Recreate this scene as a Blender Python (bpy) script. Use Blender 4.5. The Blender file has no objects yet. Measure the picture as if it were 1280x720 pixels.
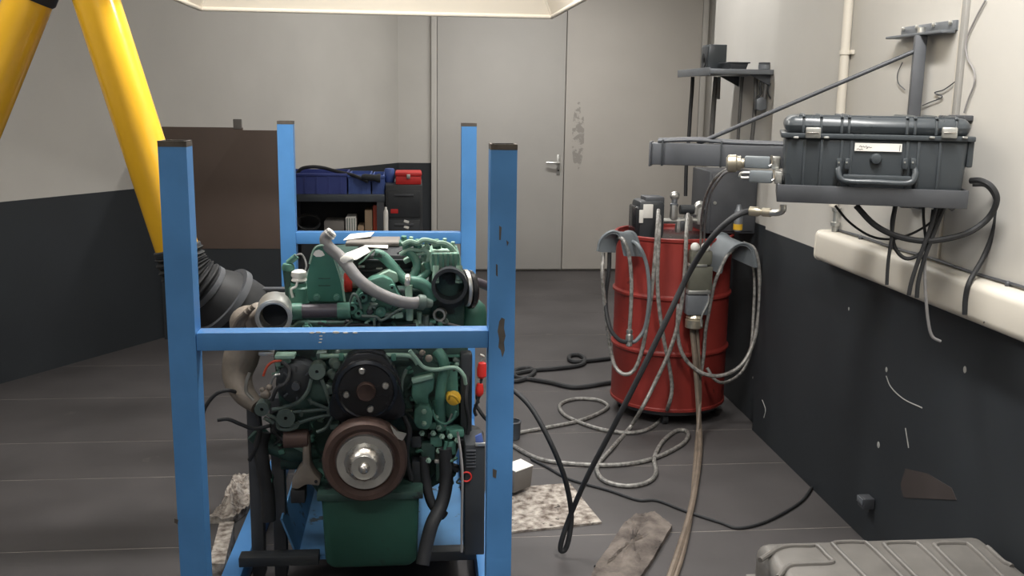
import bpy, bmesh, math, random
from mathutils import Vector, Matrix
random.seed(7)
PI = math.pi
scene = bpy.context.scene
C = scene.collection

# ------------------------------------------------------------------ camera
F = 1230.0                       # focal length in pixels of a 1280 px wide frame
H = 1.55                         # eye height
vy = Vector((515-640, 120-360, F)).normalized()
vd = Vector((545-640, 6500-360, F)); vd -= vd.dot(vy)*vy; vd.normalize()
vx = vd.cross(vy)
RW = Matrix((vx, vy, -vd))       # camera (x right, y down, z forward) -> world
cd = bpy.data.cameras.new('camera'); cam = bpy.data.objects.new('camera', cd); C.objects.link(cam)
cd.sensor_width = 36.0; cd.sensor_fit = 'HORIZONTAL'; cd.lens = F*36/1280; cd.clip_start = 0.05
right = RW @ Vector((1,0,0)); up = RW @ Vector((0,-1,0)); back = RW @ Vector((0,0,-1))
m4 = Matrix((right, up, back)).transposed().to_4x4(); m4.translation = (0,0,H)
cam.matrix_world = m4
scene.camera = cam

# ------------------------------------------------------------------ world, exposure
w = bpy.data.worlds.new('world'); scene.world = w; w.use_nodes = True
w.node_tree.nodes['Background'].inputs[0].default_value = (0.8, 0.85, 0.9, 1)
w.node_tree.nodes['Background'].inputs[1].default_value = 0.12
vs = scene.view_settings
vs.view_transform = 'Standard'; vs.look = 'None'; vs.gamma = 1.0; vs.use_curve_mapping = False
vs.exposure = 0.0
# fluorescent fittings: name -> (x, y, z, length, yaw, watts); they are built with their lamps further down
LIGHTS = [(-1.9, 2.6, 2.86, 1.5, 0.0, 22.0),
          (0.95, 1.9, 2.86, 1.5, PI/2, 66.0),
          (-0.6, 0.3, 2.86, 1.5, 0.0, 24.0),  # added fill batten, out of view, brightens front posts and engine front
          (0.9, 4.9, 2.86, 1.5, 0.0, 30.0),
          (0.9, 7.2, 2.86, 1.5, 0.0, 42.0)]
HOOD_LIGHT = 40.0

# ------------------------------------------------------------------ pixel rays (photo pixels -> real places)
def ray(px, py): return RW @ Vector((px-640, py-360, F))
def P(px, py, Y):
    r = ray(px, py); return Vector((0,0,H)) + r*(Y/r.y)
def G(px, py, z=0.012):
    r = ray(px, py); return Vector((0,0,H)) + r*((z-H)/r.z)
def W(px, py, X):
    r = ray(px, py); return Vector((0,0,H)) + r*(X/r.x)
def S(Y): return Y/F             # metres per pixel at depth Y

# ------------------------------------------------------------------ materials
def lin(c):
    return tuple(((v/255)/12.92 if v/255 <= 0.04045 else ((v/255+0.055)/1.055)**2.4) for v in c)
MATS = {}
def mat(name, col, rough=0.5, metal=0.0, var=0.15, scale=8.0, bump=0.0, spots=None, spot_amt=0.62, spot_scale=14.0, col2=None, coat=0.0, emit=None, rvar=0.1, ior=1.45):
    m = bpy.data.materials.new(name); m.use_nodes = True
    nt = m.node_tree; b = nt.nodes['Principled BSDF']
    tc = nt.nodes.new('ShaderNodeTexCoord')
    n = nt.nodes.new('ShaderNodeTexNoise'); n.inputs['Scale'].default_value = scale; n.inputs['Detail'].default_value = 6
    nt.links.new(tc.outputs['Object'], n.inputs['Vector'])
    ramp = nt.nodes.new('ShaderNodeValToRGB')
    c = lin(col); a = tuple(max(0, v*(1-var)) for v in c); d = tuple(min(1, v*(1+var)) for v in c)
    if col2: d = lin(col2); a = c
    ramp.color_ramp.elements[0].color = (*a, 1); ramp.color_ramp.elements[0].position = 0.32
    ramp.color_ramp.elements[1].color = (*d, 1); ramp.color_ramp.elements[1].position = 0.68
    nt.links.new(n.outputs['Fac'], ramp.inputs['Fac'])
    out = ramp.outputs['Color']
    if spots:
        n2 = nt.nodes.new('ShaderNodeTexNoise'); n2.inputs['Scale'].default_value = spot_scale; n2.inputs['Detail'].default_value = 8
        n2.inputs['Roughness'].default_value = 0.65
        nt.links.new(tc.outputs['Object'], n2.inputs['Vector'])
        r2 = nt.nodes.new('ShaderNodeValToRGB'); r2.color_ramp.elements[0].position = spot_amt; r2.color_ramp.elements[1].position = spot_amt+0.04
        nt.links.new(n2.outputs['Fac'], r2.inputs['Fac'])
        mx = nt.nodes.new('ShaderNodeMix'); mx.data_type = 'RGBA'
        nt.links.new(r2.outputs['Color'], mx.inputs['Factor'])
        nt.links.new(out, mx.inputs[6]); mx.inputs[7].default_value = (*lin(spots), 1)
        out = mx.outputs[2]
    nt.links.new(out, b.inputs['Base Color'])
    b.inputs['Metallic'].default_value = metal
    mr = nt.nodes.new('ShaderNodeMapRange'); mr.inputs['To Min'].default_value = max(0.05, rough-rvar); mr.inputs['To Max'].default_value = min(1, rough+rvar)
    nt.links.new(n.outputs['Fac'], mr.inputs['Value']); nt.links.new(mr.outputs['Result'], b.inputs['Roughness'])
    b.inputs['IOR'].default_value = ior
    if coat: b.inputs['Coat Weight'].default_value = coat; b.inputs['Coat Roughness'].default_value = 0.15
    if bump:
        bp = nt.nodes.new('ShaderNodeBump'); bp.inputs['Strength'].default_value = bump; bp.inputs['Distance'].default_value = 0.01
        n3 = nt.nodes.new('ShaderNodeTexNoise'); n3.inputs['Scale'].default_value = scale*6; n3.inputs['Detail'].default_value = 4
        nt.links.new(tc.outputs['Object'], n3.inputs['Vector'])
        nt.links.new(n3.outputs['Fac'], bp.inputs['Height']); nt.links.new(bp.outputs['Normal'], b.inputs['Normal'])
    if emit:
        b.inputs['Emission Color'].default_value = (*lin(emit[0]), 1); b.inputs['Emission Strength'].default_value = emit[1]
    MATS[name] = m
    return m
mat('wall_paint', (190,187,181), 0.75, var=0.07, scale=1.3, bump=0.04)
mat('door_paint', (186,183,178), 0.6, var=0.05, scale=1.6)
mat('dado_paint', (43,47,51), 0.6, var=0.14, scale=1.8, bump=0.05, spots=(80,84,86), spot_amt=0.74, spot_scale=5)
mat('ceiling_paint', (200,197,190), 0.8, var=0.04, scale=2)
mat('floor_sheet', (76,73,73), 0.62, var=0.25, scale=1.7, bump=0.10, spots=(92,88,86), spot_amt=0.66, spot_scale=3.2)
mat('floor_joint', (146,139,133), 0.8, var=0.3, scale=9)
mat('blue_paint', (80,137,196), 0.42, var=0.10, scale=5, spots=(48,66,88), spot_amt=0.69, spot_scale=17, bump=0.03)
mat('blue_dull', (84,134,180), 0.6, var=0.2, scale=6, spots=(70,78,84), spot_amt=0.60, spot_scale=9)
mat('bare_steel', (104,98,92), 0.5, 0.7, var=0.3, scale=20)
mat('yellow_paint', (236,182,48), 0.2, var=0.06, scale=4, spots=(120,86,30), spot_amt=0.70, spot_scale=11, coat=0.4)
mat('black_rubber', (46,47,49), 0.6, var=0.2, scale=14)
mat('black_plastic', (50,53,56), 0.5, var=0.12, scale=10)
mat('black_gloss', (36,37,40), 0.25, var=0.1, scale=10)
mat('case_plastic', (64,69,73), 0.30, var=0.07, scale=6, bump=0.03)
mat('dark_steel', (80,82,86), 0.5, 0.25, var=0.12, scale=9)
mat('grey_steel', (120,124,129), 0.45, 0.4, var=0.12, scale=9)
mat('engine_green', (78,122,108), 0.42, var=0.22, scale=14, bump=0.12, spots=(50,60,57), spot_amt=0.63, spot_scale=16)
mat('engine_green_dark', (52,78,71), 0.5, var=0.3, scale=12, bump=0.15, spots=(40,47,47), spot_amt=0.56, spot_scale=11)
mat('plate_green', (60,114,98), 0.45, var=0.07, scale=12, bump=0.03)
mat('sump_green', (42,84,71), 0.5, var=0.15, scale=6, spots=(40,68,60), spot_amt=0.66, spot_scale=8)
mat('pale_green', (142,172,156), 0.45, var=0.12, scale=18, bump=0.05)
mat('bracket_grey', (98,112,106), 0.5, 0.2, var=0.2, scale=18)
mat('brushed_steel', (196,192,186), 0.28, 0.9, var=0.08, scale=22)
mat('zinc', (196,196,192), 0.35, 0.85, var=0.12, scale=20)
mat('brass', (190,182,164), 0.35, 0.8, var=0.12, scale=20)
mat('cast_tan', (134,125,115), 0.6, 0.25, var=0.18, scale=14, bump=0.12)
mat('rusty_brown', (88,70,64), 0.55, 0.3, var=0.25, scale=12)
mat('hose_grey', (136,134,134), 0.55, var=0.12, scale=16)
mat('pipe_purple', (80,75,83), 0.4, var=0.15, scale=10)
mat('red_plastic', (206,50,44), 0.4, var=0.08, scale=14)
mat('red_drum', (140,50,44), 0.42, var=0.14, scale=4, spots=(96,34,30), spot_amt=0.64, spot_scale=6, bump=0.04)
mat('yellow_plastic', (214,170,52), 0.4, var=0.1, scale=20)
mat('white_plastic', (218,216,210), 0.4, var=0.04, scale=10)
mat('white_paper', (232,230,224), 0.8, var=0.05, scale=12)
mat('duct_white', (214,208,196), 0.4, var=0.05, scale=3)
mat('hood_white', (226,218,204), 0.5, var=0.05, scale=2)
mat('braided', (140,138,134), 0.5, 0.35, var=0.45, scale=60)
mat('tan_hose', (116,104,92), 0.55, var=0.2, scale=20)
mat('grey_saddle', (112,118,122), 0.5, 0.15, var=0.12, scale=10)
mat('olive_grey', (96,96,86), 0.55, 0.2, var=0.15, scale=16)
mat('brown_board', (98,84,76), 0.6, var=0.14, scale=1.6, spots=(96,78,68), spot_amt=0.6, spot_scale=1.4)
mat('bench_steel', (76,82,88), 0.5, 0.2, var=0.15, scale=5)
mat('blue_crate', (60,72,134), 0.5, var=0.15, scale=6)
mat('blue_crate_light', (74,96,158), 0.5, var=0.15, scale=6)
mat('red_box', (190,42,40), 0.5, var=0.12, scale=8)
mat('cardboard', (158,136,112), 0.8, var=0.12, scale=8)
mat('grey_card', (120,116,112), 0.8, var=0.1, scale=8)
mat('orange_red', (180,74,52), 0.5, var=0.1, scale=8)
mat('pad', (196,188,178), 0.95, col2=(96,84,76), scale=34, bump=0.5, spots=(70,62,58), spot_amt=0.62, spot_scale=22)
mat('dirty_rag', (122,113,106), 0.95, col2=(76,69,65), scale=16, bump=0.5, spots=(60,54,52), spot_amt=0.63, spot_scale=14)
mat('lid_grey', (106,103,99), 0.42, 0.05, var=0.16, scale=7, bump=0.05, spots=(138,136,131), spot_amt=0.66, spot_scale=6)
mat('hose_black', (34,35,37), 0.6, var=0.2, scale=14)
mat('trunk_grey', (164,162,158), 0.6, var=0.06, scale=5)
mat('rod_grey', (92,91,90), 0.5, 0.2, var=0.15, scale=12)
mat('ink', (96,88,86), 0.8, var=0.05)
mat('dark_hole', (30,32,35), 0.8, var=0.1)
mat('lamp_glow', (255,252,246), 0.5, var=0.0, emit=((255,250,240), 6.0))
mat('chip_white', (170,170,166), 0.8, var=0.1)
mat('reflection_brown', (66,59,57), 0.7, var=0.12, scale=9)

# the worn grey patch beside the door edge belongs to the door's own paint
def door_material():
    m = mat('door_worn', (190,185,178), 0.6, var=0.05, scale=1.6, spots=(160,155,149), spot_amt=0.47, spot_scale=13)
    nt = m.node_tree; tc = [n for n in nt.nodes if n.type == 'TEX_COORD'][0]
    mx = [n for n in nt.nodes if n.type == 'MIX'][0]
    src = mx.inputs['Factor'].links[0].from_socket
    mp = nt.nodes.new('ShaderNodeMapping'); mp.inputs['Location'].default_value = (-1.47, 0, -1.22)
    mp.vector_type = 'POINT'
    nt.links.new(tc.outputs['Object'], mp.inputs['Vector'])
    sc = nt.nodes.new('ShaderNodeVectorMath'); sc.operation = 'MULTIPLY'; sc.inputs[1].default_value = (1/0.055, 0, 1/0.30)
    nt.links.new(mp.outputs['Vector'], sc.inputs[0])
    ln = nt.nodes.new('ShaderNodeVectorMath'); ln.operation = 'LENGTH'; nt.links.new(sc.outputs[0], ln.inputs[0])
    lt = nt.nodes.new('ShaderNodeMath'); lt.operation = 'LESS_THAN'; lt.inputs[1].default_value = 1.0; nt.links.new(ln.outputs['Value'], lt.inputs[0])
    mu = nt.nodes.new('ShaderNodeMath'); mu.operation = 'MULTIPLY'; nt.links.new(lt.outputs[0], mu.inputs[0]); nt.links.new(src, mu.inputs[1])
    nt.links.new(mu.outputs[0], mx.inputs['Factor'])
door_material()

# ------------------------------------------------------------------ shape helpers: each adds to a bmesh in world space
def BM(): return bmesh.new()
def box(bm, c, s, bev=0.0, rot=None, seg=2):
    t = bmesh.new(); bmesh.ops.create_cube(t, size=1.0)
    for v in t.verts: v.co = Vector((v.co.x*s[0], v.co.y*s[1], v.co.z*s[2]))
    if bev: bmesh.ops.bevel(t, geom=t.edges[:], offset=bev, segments=seg, affect='EDGES', profile=0.5)
    M = (rot.to_4x4() if rot else Matrix.Identity(4)); M.translation = Vector(c)
    t.transform(M); _merge(bm, t); return bm
def _merge(bm, t):
    me = bpy.data.meshes.new('tmp'); t.to_mesh(me); t.free(); bm.from_mesh(me); bpy.data.meshes.remove(me)
def bx(x0, x1, y0, y1, z0, z1, bev=0.0):
    return box(BM(), ((x0+x1)/2, (y0+y1)/2, (z0+z1)/2), (abs(x1-x0), abs(y1-y0), abs(z1-z0)), bev)
def frame_of(d):
    d = d.normalized(); a = Vector((0,0,1)) if abs(d.z) < 0.95 else Vector((1,0,0))
    u = d.cross(a).normalized(); return u, d.cross(u).normalized()
def lathe(bm, o, d, prof, seg=24, cap=True):
    """profile [(distance along d, radius)] spun round d from o"""
    o = Vector(o); d = Vector(d).normalized(); u, v = frame_of(d); rings = []
    for (t, r) in prof:
        rings.append([bm.verts.new(o + d*t + (u*math.cos(2*PI*k/seg) + v*math.sin(2*PI*k/seg))*max(r, 1e-4)) for k in range(seg)])
    for a, b in zip(rings, rings[1:]):
        for k in range(seg): bm.faces.new((a[k], a[(k+1) % seg], b[(k+1) % seg], b[k]))
    if cap: bm.faces.new(rings[0][::-1]); bm.faces.new(rings[-1])
    return bm
def cyl(bm, p0, p1, r, r1=None, seg=16):
    p0 = Vector(p0); p1 = Vector(p1); L = (p1-p0).length
    return lathe(bm, p0, p1-p0, [(0, r), (L, r if r1 is None else r1)], seg)
def pipe_ring(bm, o, d, ro, ri, L, seg=28):
    """an open tube with wall thickness"""
    return lathe(bm, o, d, [(L, ri), (0, ri), (0, ro), (L, ro), (L, ri)], seg, cap=False)
def spline(pts, n=6):
    pts = [Vector(p) for p in pts]
    if len(pts) < 3: return pts
    q = [pts[0]*2-pts[1]] + pts + [pts[-1]*2-pts[-2]]; out = []
    for i in range(1, len(q)-2):
        a, b, c, d = q[i-1], q[i], q[i+1], q[i+2]
        for k in range(n):
            t = k/n
            out.append(0.5*((2*b) + (c-a)*t + (2*a-5*b+4*c-d)*t*t + (3*b-a-3*c+d)*t**3))
    out.append(pts[-1]); return out
def tube(bm, pts, r, seg=8, n=6, smooth=True, rfun=None):
    pts = spline(pts, n) if smooth else [Vector(p) for p in pts]
    d0 = (pts[1]-pts[0]).normalized(); u, v = frame_of(d0); rings = []
    for i, p in enumerate(pts):
        d = (pts[min(i+1, len(pts)-1)] - pts[max(i-1, 0)])
        d = d.normalized() if d.length > 1e-9 else d0
        u = (u - d*u.dot(d)); u = u.normalized() if u.length > 1e-6 else frame_of(d)[0]
        v = d.cross(u).normalized()
        rr = r if rfun is None else rfun(i/(len(pts)-1))
        rings.append([bm.verts.new(p + (u*math.cos(2*PI*k/seg) + v*math.sin(2*PI*k/seg))*rr) for k in range(seg)])
    for a, b in zip(rings, rings[1:]):
        for k in range(seg): bm.faces.new((a[k], a[(k+1) % seg], b[(k+1) % seg], b[k]))
    bm.faces.new(rings[0][::-1]); bm.faces.new(rings[-1]); return bm
def prism(bm, poly, dv, bev=0.0):
    """polygon of world points pushed along dv"""
    t = bmesh.new(); dv = Vector(dv)
    a = [t.verts.new(Vector(p)) for p in poly]; b = [t.verts.new(Vector(p)+dv) for p in poly]; n = len(a)
    t.faces.new(a[::-1]); t.faces.new(b)
    for k in range(n): t.faces.new((a[k], a[(k+1) % n], b[(k+1) % n], b[k]))
    bmesh.ops.recalc_face_normals(t, faces=t.faces[:])
    if bev: bmesh.ops.bevel(t, geom=t.edges[:], offset=bev, segments=2, affect='EDGES', profile=0.5)
    _merge(bm, t); return bm
def pp(pix, Y): return [P(x, y, Y) for x, y in pix]
def pathp(pts): return [P(*p) for p in pts]
def sphere(bm, c, r, s=(1,1,1), seg=14):
    t = bmesh.new(); bmesh.ops.create_uvsphere(t, u_segments=seg, v_segments=seg//2+1, radius=r)
    for v in t.verts: v.co = Vector((v.co.x*s[0], v.co.y*s[1], v.co.z*s[2])) + Vector(c)
    _merge(bm, t); return bm
def bolt(bm, c, d, r, L):
    return lathe(bm, Vector(c), d, [(0, r), (L*0.7, r), (L, r*0.75)], 6)

# ------------------------------------------------------------------ object helpers
ORG = {}
def finish(bm, name, m, origin, ang=38):
    me = bpy.data.meshes.new(name)
    bmesh.ops.recalc_face_normals(bm, faces=bm.faces[:])
    bm.transform(Matrix.Translation(-origin)); bm.to_mesh(me); bm.free()
    me.materials.append(MATS[m])
    me.polygons.foreach_set('use_smooth', [True]*len(me.polygons)); me.set_sharp_from_angle(angle=math.radians(ang))
    o = bpy.data.objects.new(name, me); C.objects.link(o); return o
def part(name, bm, m, parent, label=None, kind=None):
    o = finish(bm, name, m, ORG[parent.name]); o.parent = parent; ORG[o.name] = ORG[parent.name]
    if label: o['label'] = label
    if kind: o['kind'] = kind
    return o
def thing(name, label, cat, base, group=None):
    o = bpy.data.objects.new(name, None); C.objects.link(o); o.location = base; o.empty_display_size = 0.05
    o['label'] = label; o['category'] = cat
    if group: o['group'] = group
    ORG[o.name] = Vector(base); return o
def base_of(bm):
    xs = [v.co.x for v in bm.verts]; ys = [v.co.y for v in bm.verts]; zs = [v.co.z for v in bm.verts]
    return Vector(((min(xs)+max(xs))/2, (min(ys)+max(ys))/2, min(zs)))
def solo(name, bm, m, label, cat, group=None):
    b = base_of(bm); o = finish(bm, name, m, b); o.location = b
    o['label'] = label; o['category'] = cat
    if group: o['group'] = group
    ORG[o.name] = b; return o
def struct(name, bm, m):
    o = finish(bm, name, m, Vector((0,0,0))); o['kind'] = 'structure'; ORG[o.name] = Vector((0,0,0)); return o

# ================================================================== SETTING
XR, XR2, XR3 = 1.62, 1.66, 2.66       # right wall near, its set-back stretch, and the recess
YB, YJ, ZC, DADO, T = 8.80, 5.45, 2.95, 0.97, 0.12
LA, LB = Vector((-3.62, 3.0, 0)), Vector((-0.12, YB, 0))   # slanted left wall
XL = LA.x
# floor: base shows in the joints, sheets lie on it
fl = struct('floor', bx(XL-0.2, XR3+0.2, -1.4, YB+0.2, -0.10, -0.0008), 'floor_joint')
edges = [-1.3, -0.1, 0.72, 1.40, 2.05, 2.66, 3.28, 3.94, 4.38, 5.05, 5.68, 6.32, 7.0, 7.66, 8.3, YB]
for a, b in zip(edges, edges[1:]):
    part('floor_sheet', bx(XL, XR3, a+0.0025, b-0.0025, -0.0008, 0.0), 'floor_sheet', fl)
struct('ceiling', bx(XL-0.2, XR3+0.2, -1.4, YB+0.2, ZC, ZC+0.1), 'ceiling_paint')
wr = struct('wall_right', bx(XR, XR+0.3, -1.3, 4.37, 0, ZC), 'wall_paint')
part('painted_dado', bx(XR-0.003, XR+0.01, -1.29, 4.371, 0, DADO), 'dado_paint', wr)
w2 = struct('wall_right_setback', bx(XR2, XR2+0.3, 4.37, YJ, 0, ZC), 'wall_paint')
part('painted_dado', bx(XR2-0.003, XR2+0.01, 4.371, YJ+0.003, 0, DADO), 'dado_paint', w2)
struct('wall_jog', bx(XR2+0.3, XR3, YJ-T, YJ, 0, ZC), 'wall_paint')
struct('wall_recess', bx(XR3, XR3+T, YJ, YB, 0, ZC), 'wall_paint')
struct('wall_rear', bx(XL-T, XR3+T, -1.42, -1.3, 0, ZC), 'wall_paint')
wls = struct('wall_left_side', bx(XL-T, XL, -1.3, LA.y+0.05, 0, ZC), 'wall_paint')
part('painted_dado', bx(XL-0.01, XL+0.003, -1.3, LA.y, 0, DADO), 'dado_paint', wls)
dl = (LB-LA); nl = Vector((-dl.y, dl.x, 0)).normalized()
def lwall(z0, z1, off, th):
    e = dl.normalized()*0.1
    a, b = LA-nl*off, LB-nl*off+e*0.3
    return prism(BM(), [a+Vector((0,0,z0)), b+Vector((0,0,z0)), b+Vector((0,0,z1)), a+Vector((0,0,z1))], nl*th)
wl = struct('wall_left', lwall(0, ZC, 0, T), 'wall_paint')
part('painted_dado', lwall(0, DADO, 0.003, 0.01), 'dado_paint', wl)
DX0, DXM, DX1 = P(546, 150, YB).x, P(704.5, 180, YB).x, P(871, 150, YB).x
wb = struct('wall_back', bx(-0.5, XR3+T, YB, YB+T, 0, ZC), 'wall_paint')
part('painted_dado', bx(-0.3, DX0-0.05, YB-0.004, YB+0.01, 0, DADO), 'dado_paint', wb)
struct('trim_1', bx(DX0-0.05, DX0, YB-0.05, YB, 0, ZC-0.25, 0.004), 'wall_paint')
struct('trim_2', bx(DX1, DX1+0.05, YB-0.05, YB, 0, ZC-0.25, 0.004), 'wall_paint')
d1 = struct('door_1', bx(DX0+0.004, DXM-0.004, YB-0.045, YB-0.004, 0.02, ZC-0.3, 0.003), 'door_paint')
d2 = struct('door_2', bx(DXM+0.004, DX1-0.004, YB-0.043, YB-0.004, 0.02, ZC-0.3, 0.003), 'door_worn')
hp = P(698, 206, YB-0.05)
bp = part('handle_plate', bx(hp.x-0.015, hp.x+0.015, YB-0.053, YB-0.045, hp.z-0.09, hp.z+0.09, 0.003), 'zinc', d1)
hb = BM(); cyl(hb, (hp.x, YB-0.053, hp.z+0.02), (hp.x, YB-0.10, hp.z+0.02), 0.011)
tube(hb, [(hp.x+0.005, YB-0.10, hp.z+0.02), (hp.x-0.05, YB-0.105, hp.z+0.02), (hp.x-0.115, YB-0.095, hp.z+0.022)], 0.011)
part('lever', hb, 'zinc', d1)
part('keyhole', cyl(BM(), (hp.x, YB-0.056, hp.z-0.05), (hp.x, YB-0.05, hp.z-0.05), 0.008), 'dark_hole', d1)
# chips knocked out of the right wall's black paint
for (px, py, r) in [(1108,462,0.008),(1206,462,0.009),(941,472,0.005),(1061,386,0.006),(1098,556,0.010)]:
    c = W(px, py, XR-0.003); bm = BM(); sphere(bm, c, r, (0.15,1,1.2), 8)
    part('paint_chip', bm, 'chip_white', wr)
for pts in [[(1108,470),(1114,484),(1130,499),(1153,510)], [(1132,535),(1136,560)], [(953,500),(957,512),(955,522)]]:
    part('paint_scratch', tube(BM(), [W(x, y, XR-0.003) for x, y in pts], 0.0025, 6), 'chip_white', wr)
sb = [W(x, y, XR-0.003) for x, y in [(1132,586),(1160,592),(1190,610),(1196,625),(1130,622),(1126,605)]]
part('reflection_patch', prism(BM(), sb, (-0.0015,0,0)), 'reflection_brown', wr)  # brownish glass reflection painted onto the dado as a flat patch

# ================================================================== LIGHT FITTINGS
def batten(x, y, z, L, yaw, watts, label):
    t = thing('fluorescent_batten', label, 'light', (x, y, z))
    ax = Vector((math.cos(yaw), math.sin(yaw), 0)); sd = Vector((-ax.y, ax.x, 0)); R = Matrix.Rotation(yaw, 3, 'Z')
    part('housing', box(BM(), Vector((x,y,z+0.045)), (L, 0.16, 0.07), 0.01, R), 'white_plastic', t)
    for s in (-1, 1):
        part('lamp_tube', cyl(BM(), Vector((x,y,z-0.01))+sd*0.04*s-ax*(L/2-0.04), Vector((x,y,z-0.01))+sd*0.04*s+ax*(L/2-0.04), 0.014, seg=12), 'lamp_glow', t)
    ld = bpy.data.lights.new('batten_light', 'AREA'); ld.shape = 'RECTANGLE'; ld.size = L; ld.size_y = 0.14; ld.energy = watts; ld.color = (1.0, 0.98, 0.95)
    lo = bpy.data.objects.new('batten_light', ld); C.objects.link(lo); lo.location = (0,0,-0.035); lo.rotation_euler = (0,0,yaw); lo.parent = t
    return t
names = ['ceiling fluorescent batten near the slanted left wall', 'ceiling fluorescent batten running toward the viewer near the bright right wall',
         'added ceiling fill batten nearest the viewer in front of the engine stand', 'ceiling fluorescent batten above the red drum', 'ceiling fluorescent batten in front of the double doors']
for L_, n_ in zip(LIGHTS, names): batten(*L_, n_)

# ================================================================== EXTRACTION HOOD over the engine
YH1, YH0 = 4.25, 1.75
a = P(250, 9, YH1); b = P(690, 23, YH1); zr = (a.z+b.z)/2; hx0, hx1 = a.x, b.x
hd = thing('extraction_hood', 'white flared sheet metal hood hanging above the green engine', 'hood', ((hx0+hx1)/2, (YH0+YH1)/2, zr))
ins, zt = 0.28, zr+0.62
lo_ = [Vector((hx0,YH0,zr)), Vector((hx1,YH0,zr)), Vector((hx1,YH1,zr)), Vector((hx0,YH1,zr))]
hi_ = [Vector((hx0+ins,YH0+ins,zt)), Vector((hx1-ins,YH0+ins,zt)), Vector((hx1-ins,YH1-ins,zt)), Vector((hx0+ins,YH1-ins,zt))]
for k in range(4):
    p = [lo_[k], lo_[(k+1)%4], hi_[(k+1)%4], hi_[k]]; n = (p[1]-p[0]).cross(p[3]-p[0]).normalized()
    part('hood_panel', prism(BM(), p, n*0.012), 'hood_white', hd)
    part('corner_seam', tube(BM(), [lo_[k]-Vector((0,0,0.002)), hi_[k]], 0.007, 6, smooth=False), 'hood_white', hd)
    part('rim', cyl(BM(), lo_[k], lo_[(k+1)%4], 0.009, seg=10), 'hood_white', hd)
part('hood_top', bx(hx0+ins, hx1-ins, YH0+ins, YH1-ins, zt, zt+0.012), 'hood_white', hd)
part('exhaust_duct', cyl(BM(), ((hx0+hx1)/2, 3.0, zt+0.012), ((hx0+hx1)/2, 3.0, ZC-0.002), 0.16, seg=28), 'hood_white', hd)
batten((hx0+hx1)/2, 3.25, zt-0.12, 1.0, 0.0, HOOD_LIGHT, 'fluorescent batten inside the white extraction hood')

# ================================================================== ENGINE STAND
YF, YR = 2.46, 4.38
fl_t, fr_t = P(220,174,YF), P(628,181,YF); rl_t, rr_t = P(357,151,YR), P(586,156,YR)
ht = 1.437; tw = 0.066
FLx, FRx, RLx, RRx = -0.568, 0.2245, rl_t.x, rr_t.x
st = thing('engine_stand', 'blue painted square tube stand with four tall posts holding the engine', 'stand', ((FLx+FRx)/2, (YF+YR)/2, 0))
def sqtube(bm, c, w_, z0, z1, th=0.005):
    """upright square tube with an open top"""
    o = [(c[0]+sx*w_/2, c[1]+sy*w_/2) for sx, sy in ((-1,-1),(1,-1),(1,1),(-1,1))]
    i = [(c[0]+sx*(w_/2-th), c[1]+sy*(w_/2-th)) for sx, sy in ((-1,-1),(1,-1),(1,1),(-1,1))]
    V = lambda q, z: [bm.verts.new((x, y, z)) for x, y in q]
    ob, ot, it, ib = V(o, z0), V(o, z1), V(i, z1), V(i, z1-0.15)
    for A, B in ((ob, ot), (ot, it), (it, ib)):
        for k in range(4): bm.faces.new((A[k], A[(k+1)%4], B[(k+1)%4], B[k]))
    bm.faces.new(ob[::-1]); bm.faces.new(ib); return bm
for (x, y) in ((FLx,YF),(FRx,YF),(RLx,YR),(RRx,YR)):
    po = part('post', sqtube(BM(), (x,y), tw, 0.0, ht-0.006), 'blue_paint', st)
    part('worn_post_end', sqtube(BM(), (x,y), tw+0.0006, ht-0.014, ht), 'bare_steel', po)
wpz = P(627,417,YF-tw/2)
part('worn_patch', prism(BM(), pp([(624,402),(627,397),(631,399),(630,410),(632,420),(630,428),(631,438),(628,447),(626,438),(623,434),(624,424),(622,414)], YF-tw/2-0.0006), (0,0.001,0)), 'bare_steel', st)
for q_ in ([(624,282),(627,284),(626,300),(624,300)],[(633,300),(636,303),(634,308)],[(620,330),(622,331),(622,346),(620,344)],[(616,586),(621,588),(620,598),(616,596)],[(218,648),(223,650),(222,655),(218,654)]):
    part('paint_chip', prism(BM(), pp(q_, YF-tw/2-0.0006), (0,0.001,0)), 'bare_steel', st)
def bar(p, q, w_, h_): 
    d = Vector(q)-Vector(p); R = Matrix.Rotation(math.atan2(d.y, d.x), 3, 'Z')
    return box(BM(), (Vector(p)+Vector(q))/2, (d.length, w_, h_), 0.003, R)
zc1 = (P(430,415,YF-tw/2).z + P(430,438,YF-tw/2).z)/2
part('front_crossbar', bar((FLx+tw/2,YF,zc1),(FRx-tw/2,YF,zc1), 0.056, 0.046), 'blue_paint', st)
zc2 = (P(470,291,YR-tw/2).z + P(470,305,YR-tw/2).z)/2
part('rear_crossbar', bar((RLx+tw/2,YR,zc2),(RRx-tw/2,YR,zc2), 0.056, 0.052), 'blue_paint', st)
for (xa, xb) in ((FLx, RLx), (FRx, RRx)):
    part('base_rail', bar((xa, YF+tw/2, 0.05),(xb, YR-tw/2, 0.05), 0.06, 0.08), 'blue_paint', st)
part('base_crossmember', bar((FLx+0.03, YR, 0.05),(FRx-0.03, YR, 0.05), 0.06, 0.08), 'blue_paint', st)
zf = P(450,693,2.88).z+0.012
part('front_bearer', bx(FLx+0.03, P(400,700,2.92).x, 2.88, 2.93, zf-0.044, zf-0.012, 0.003), 'black_plastic', st)
part('front_bearer', bx(P(526,700,2.92).x, FRx-0.03, 2.88, 2.93, zf-0.044, zf-0.012, 0.003), 'black_plastic', st)
part('rear_bearer', bar((FLx+0.05, 3.95, zf-0.03),(FRx-0.02, 3.95, zf-0.03), 0.05, 0.055), 'dark_steel', st)
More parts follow.
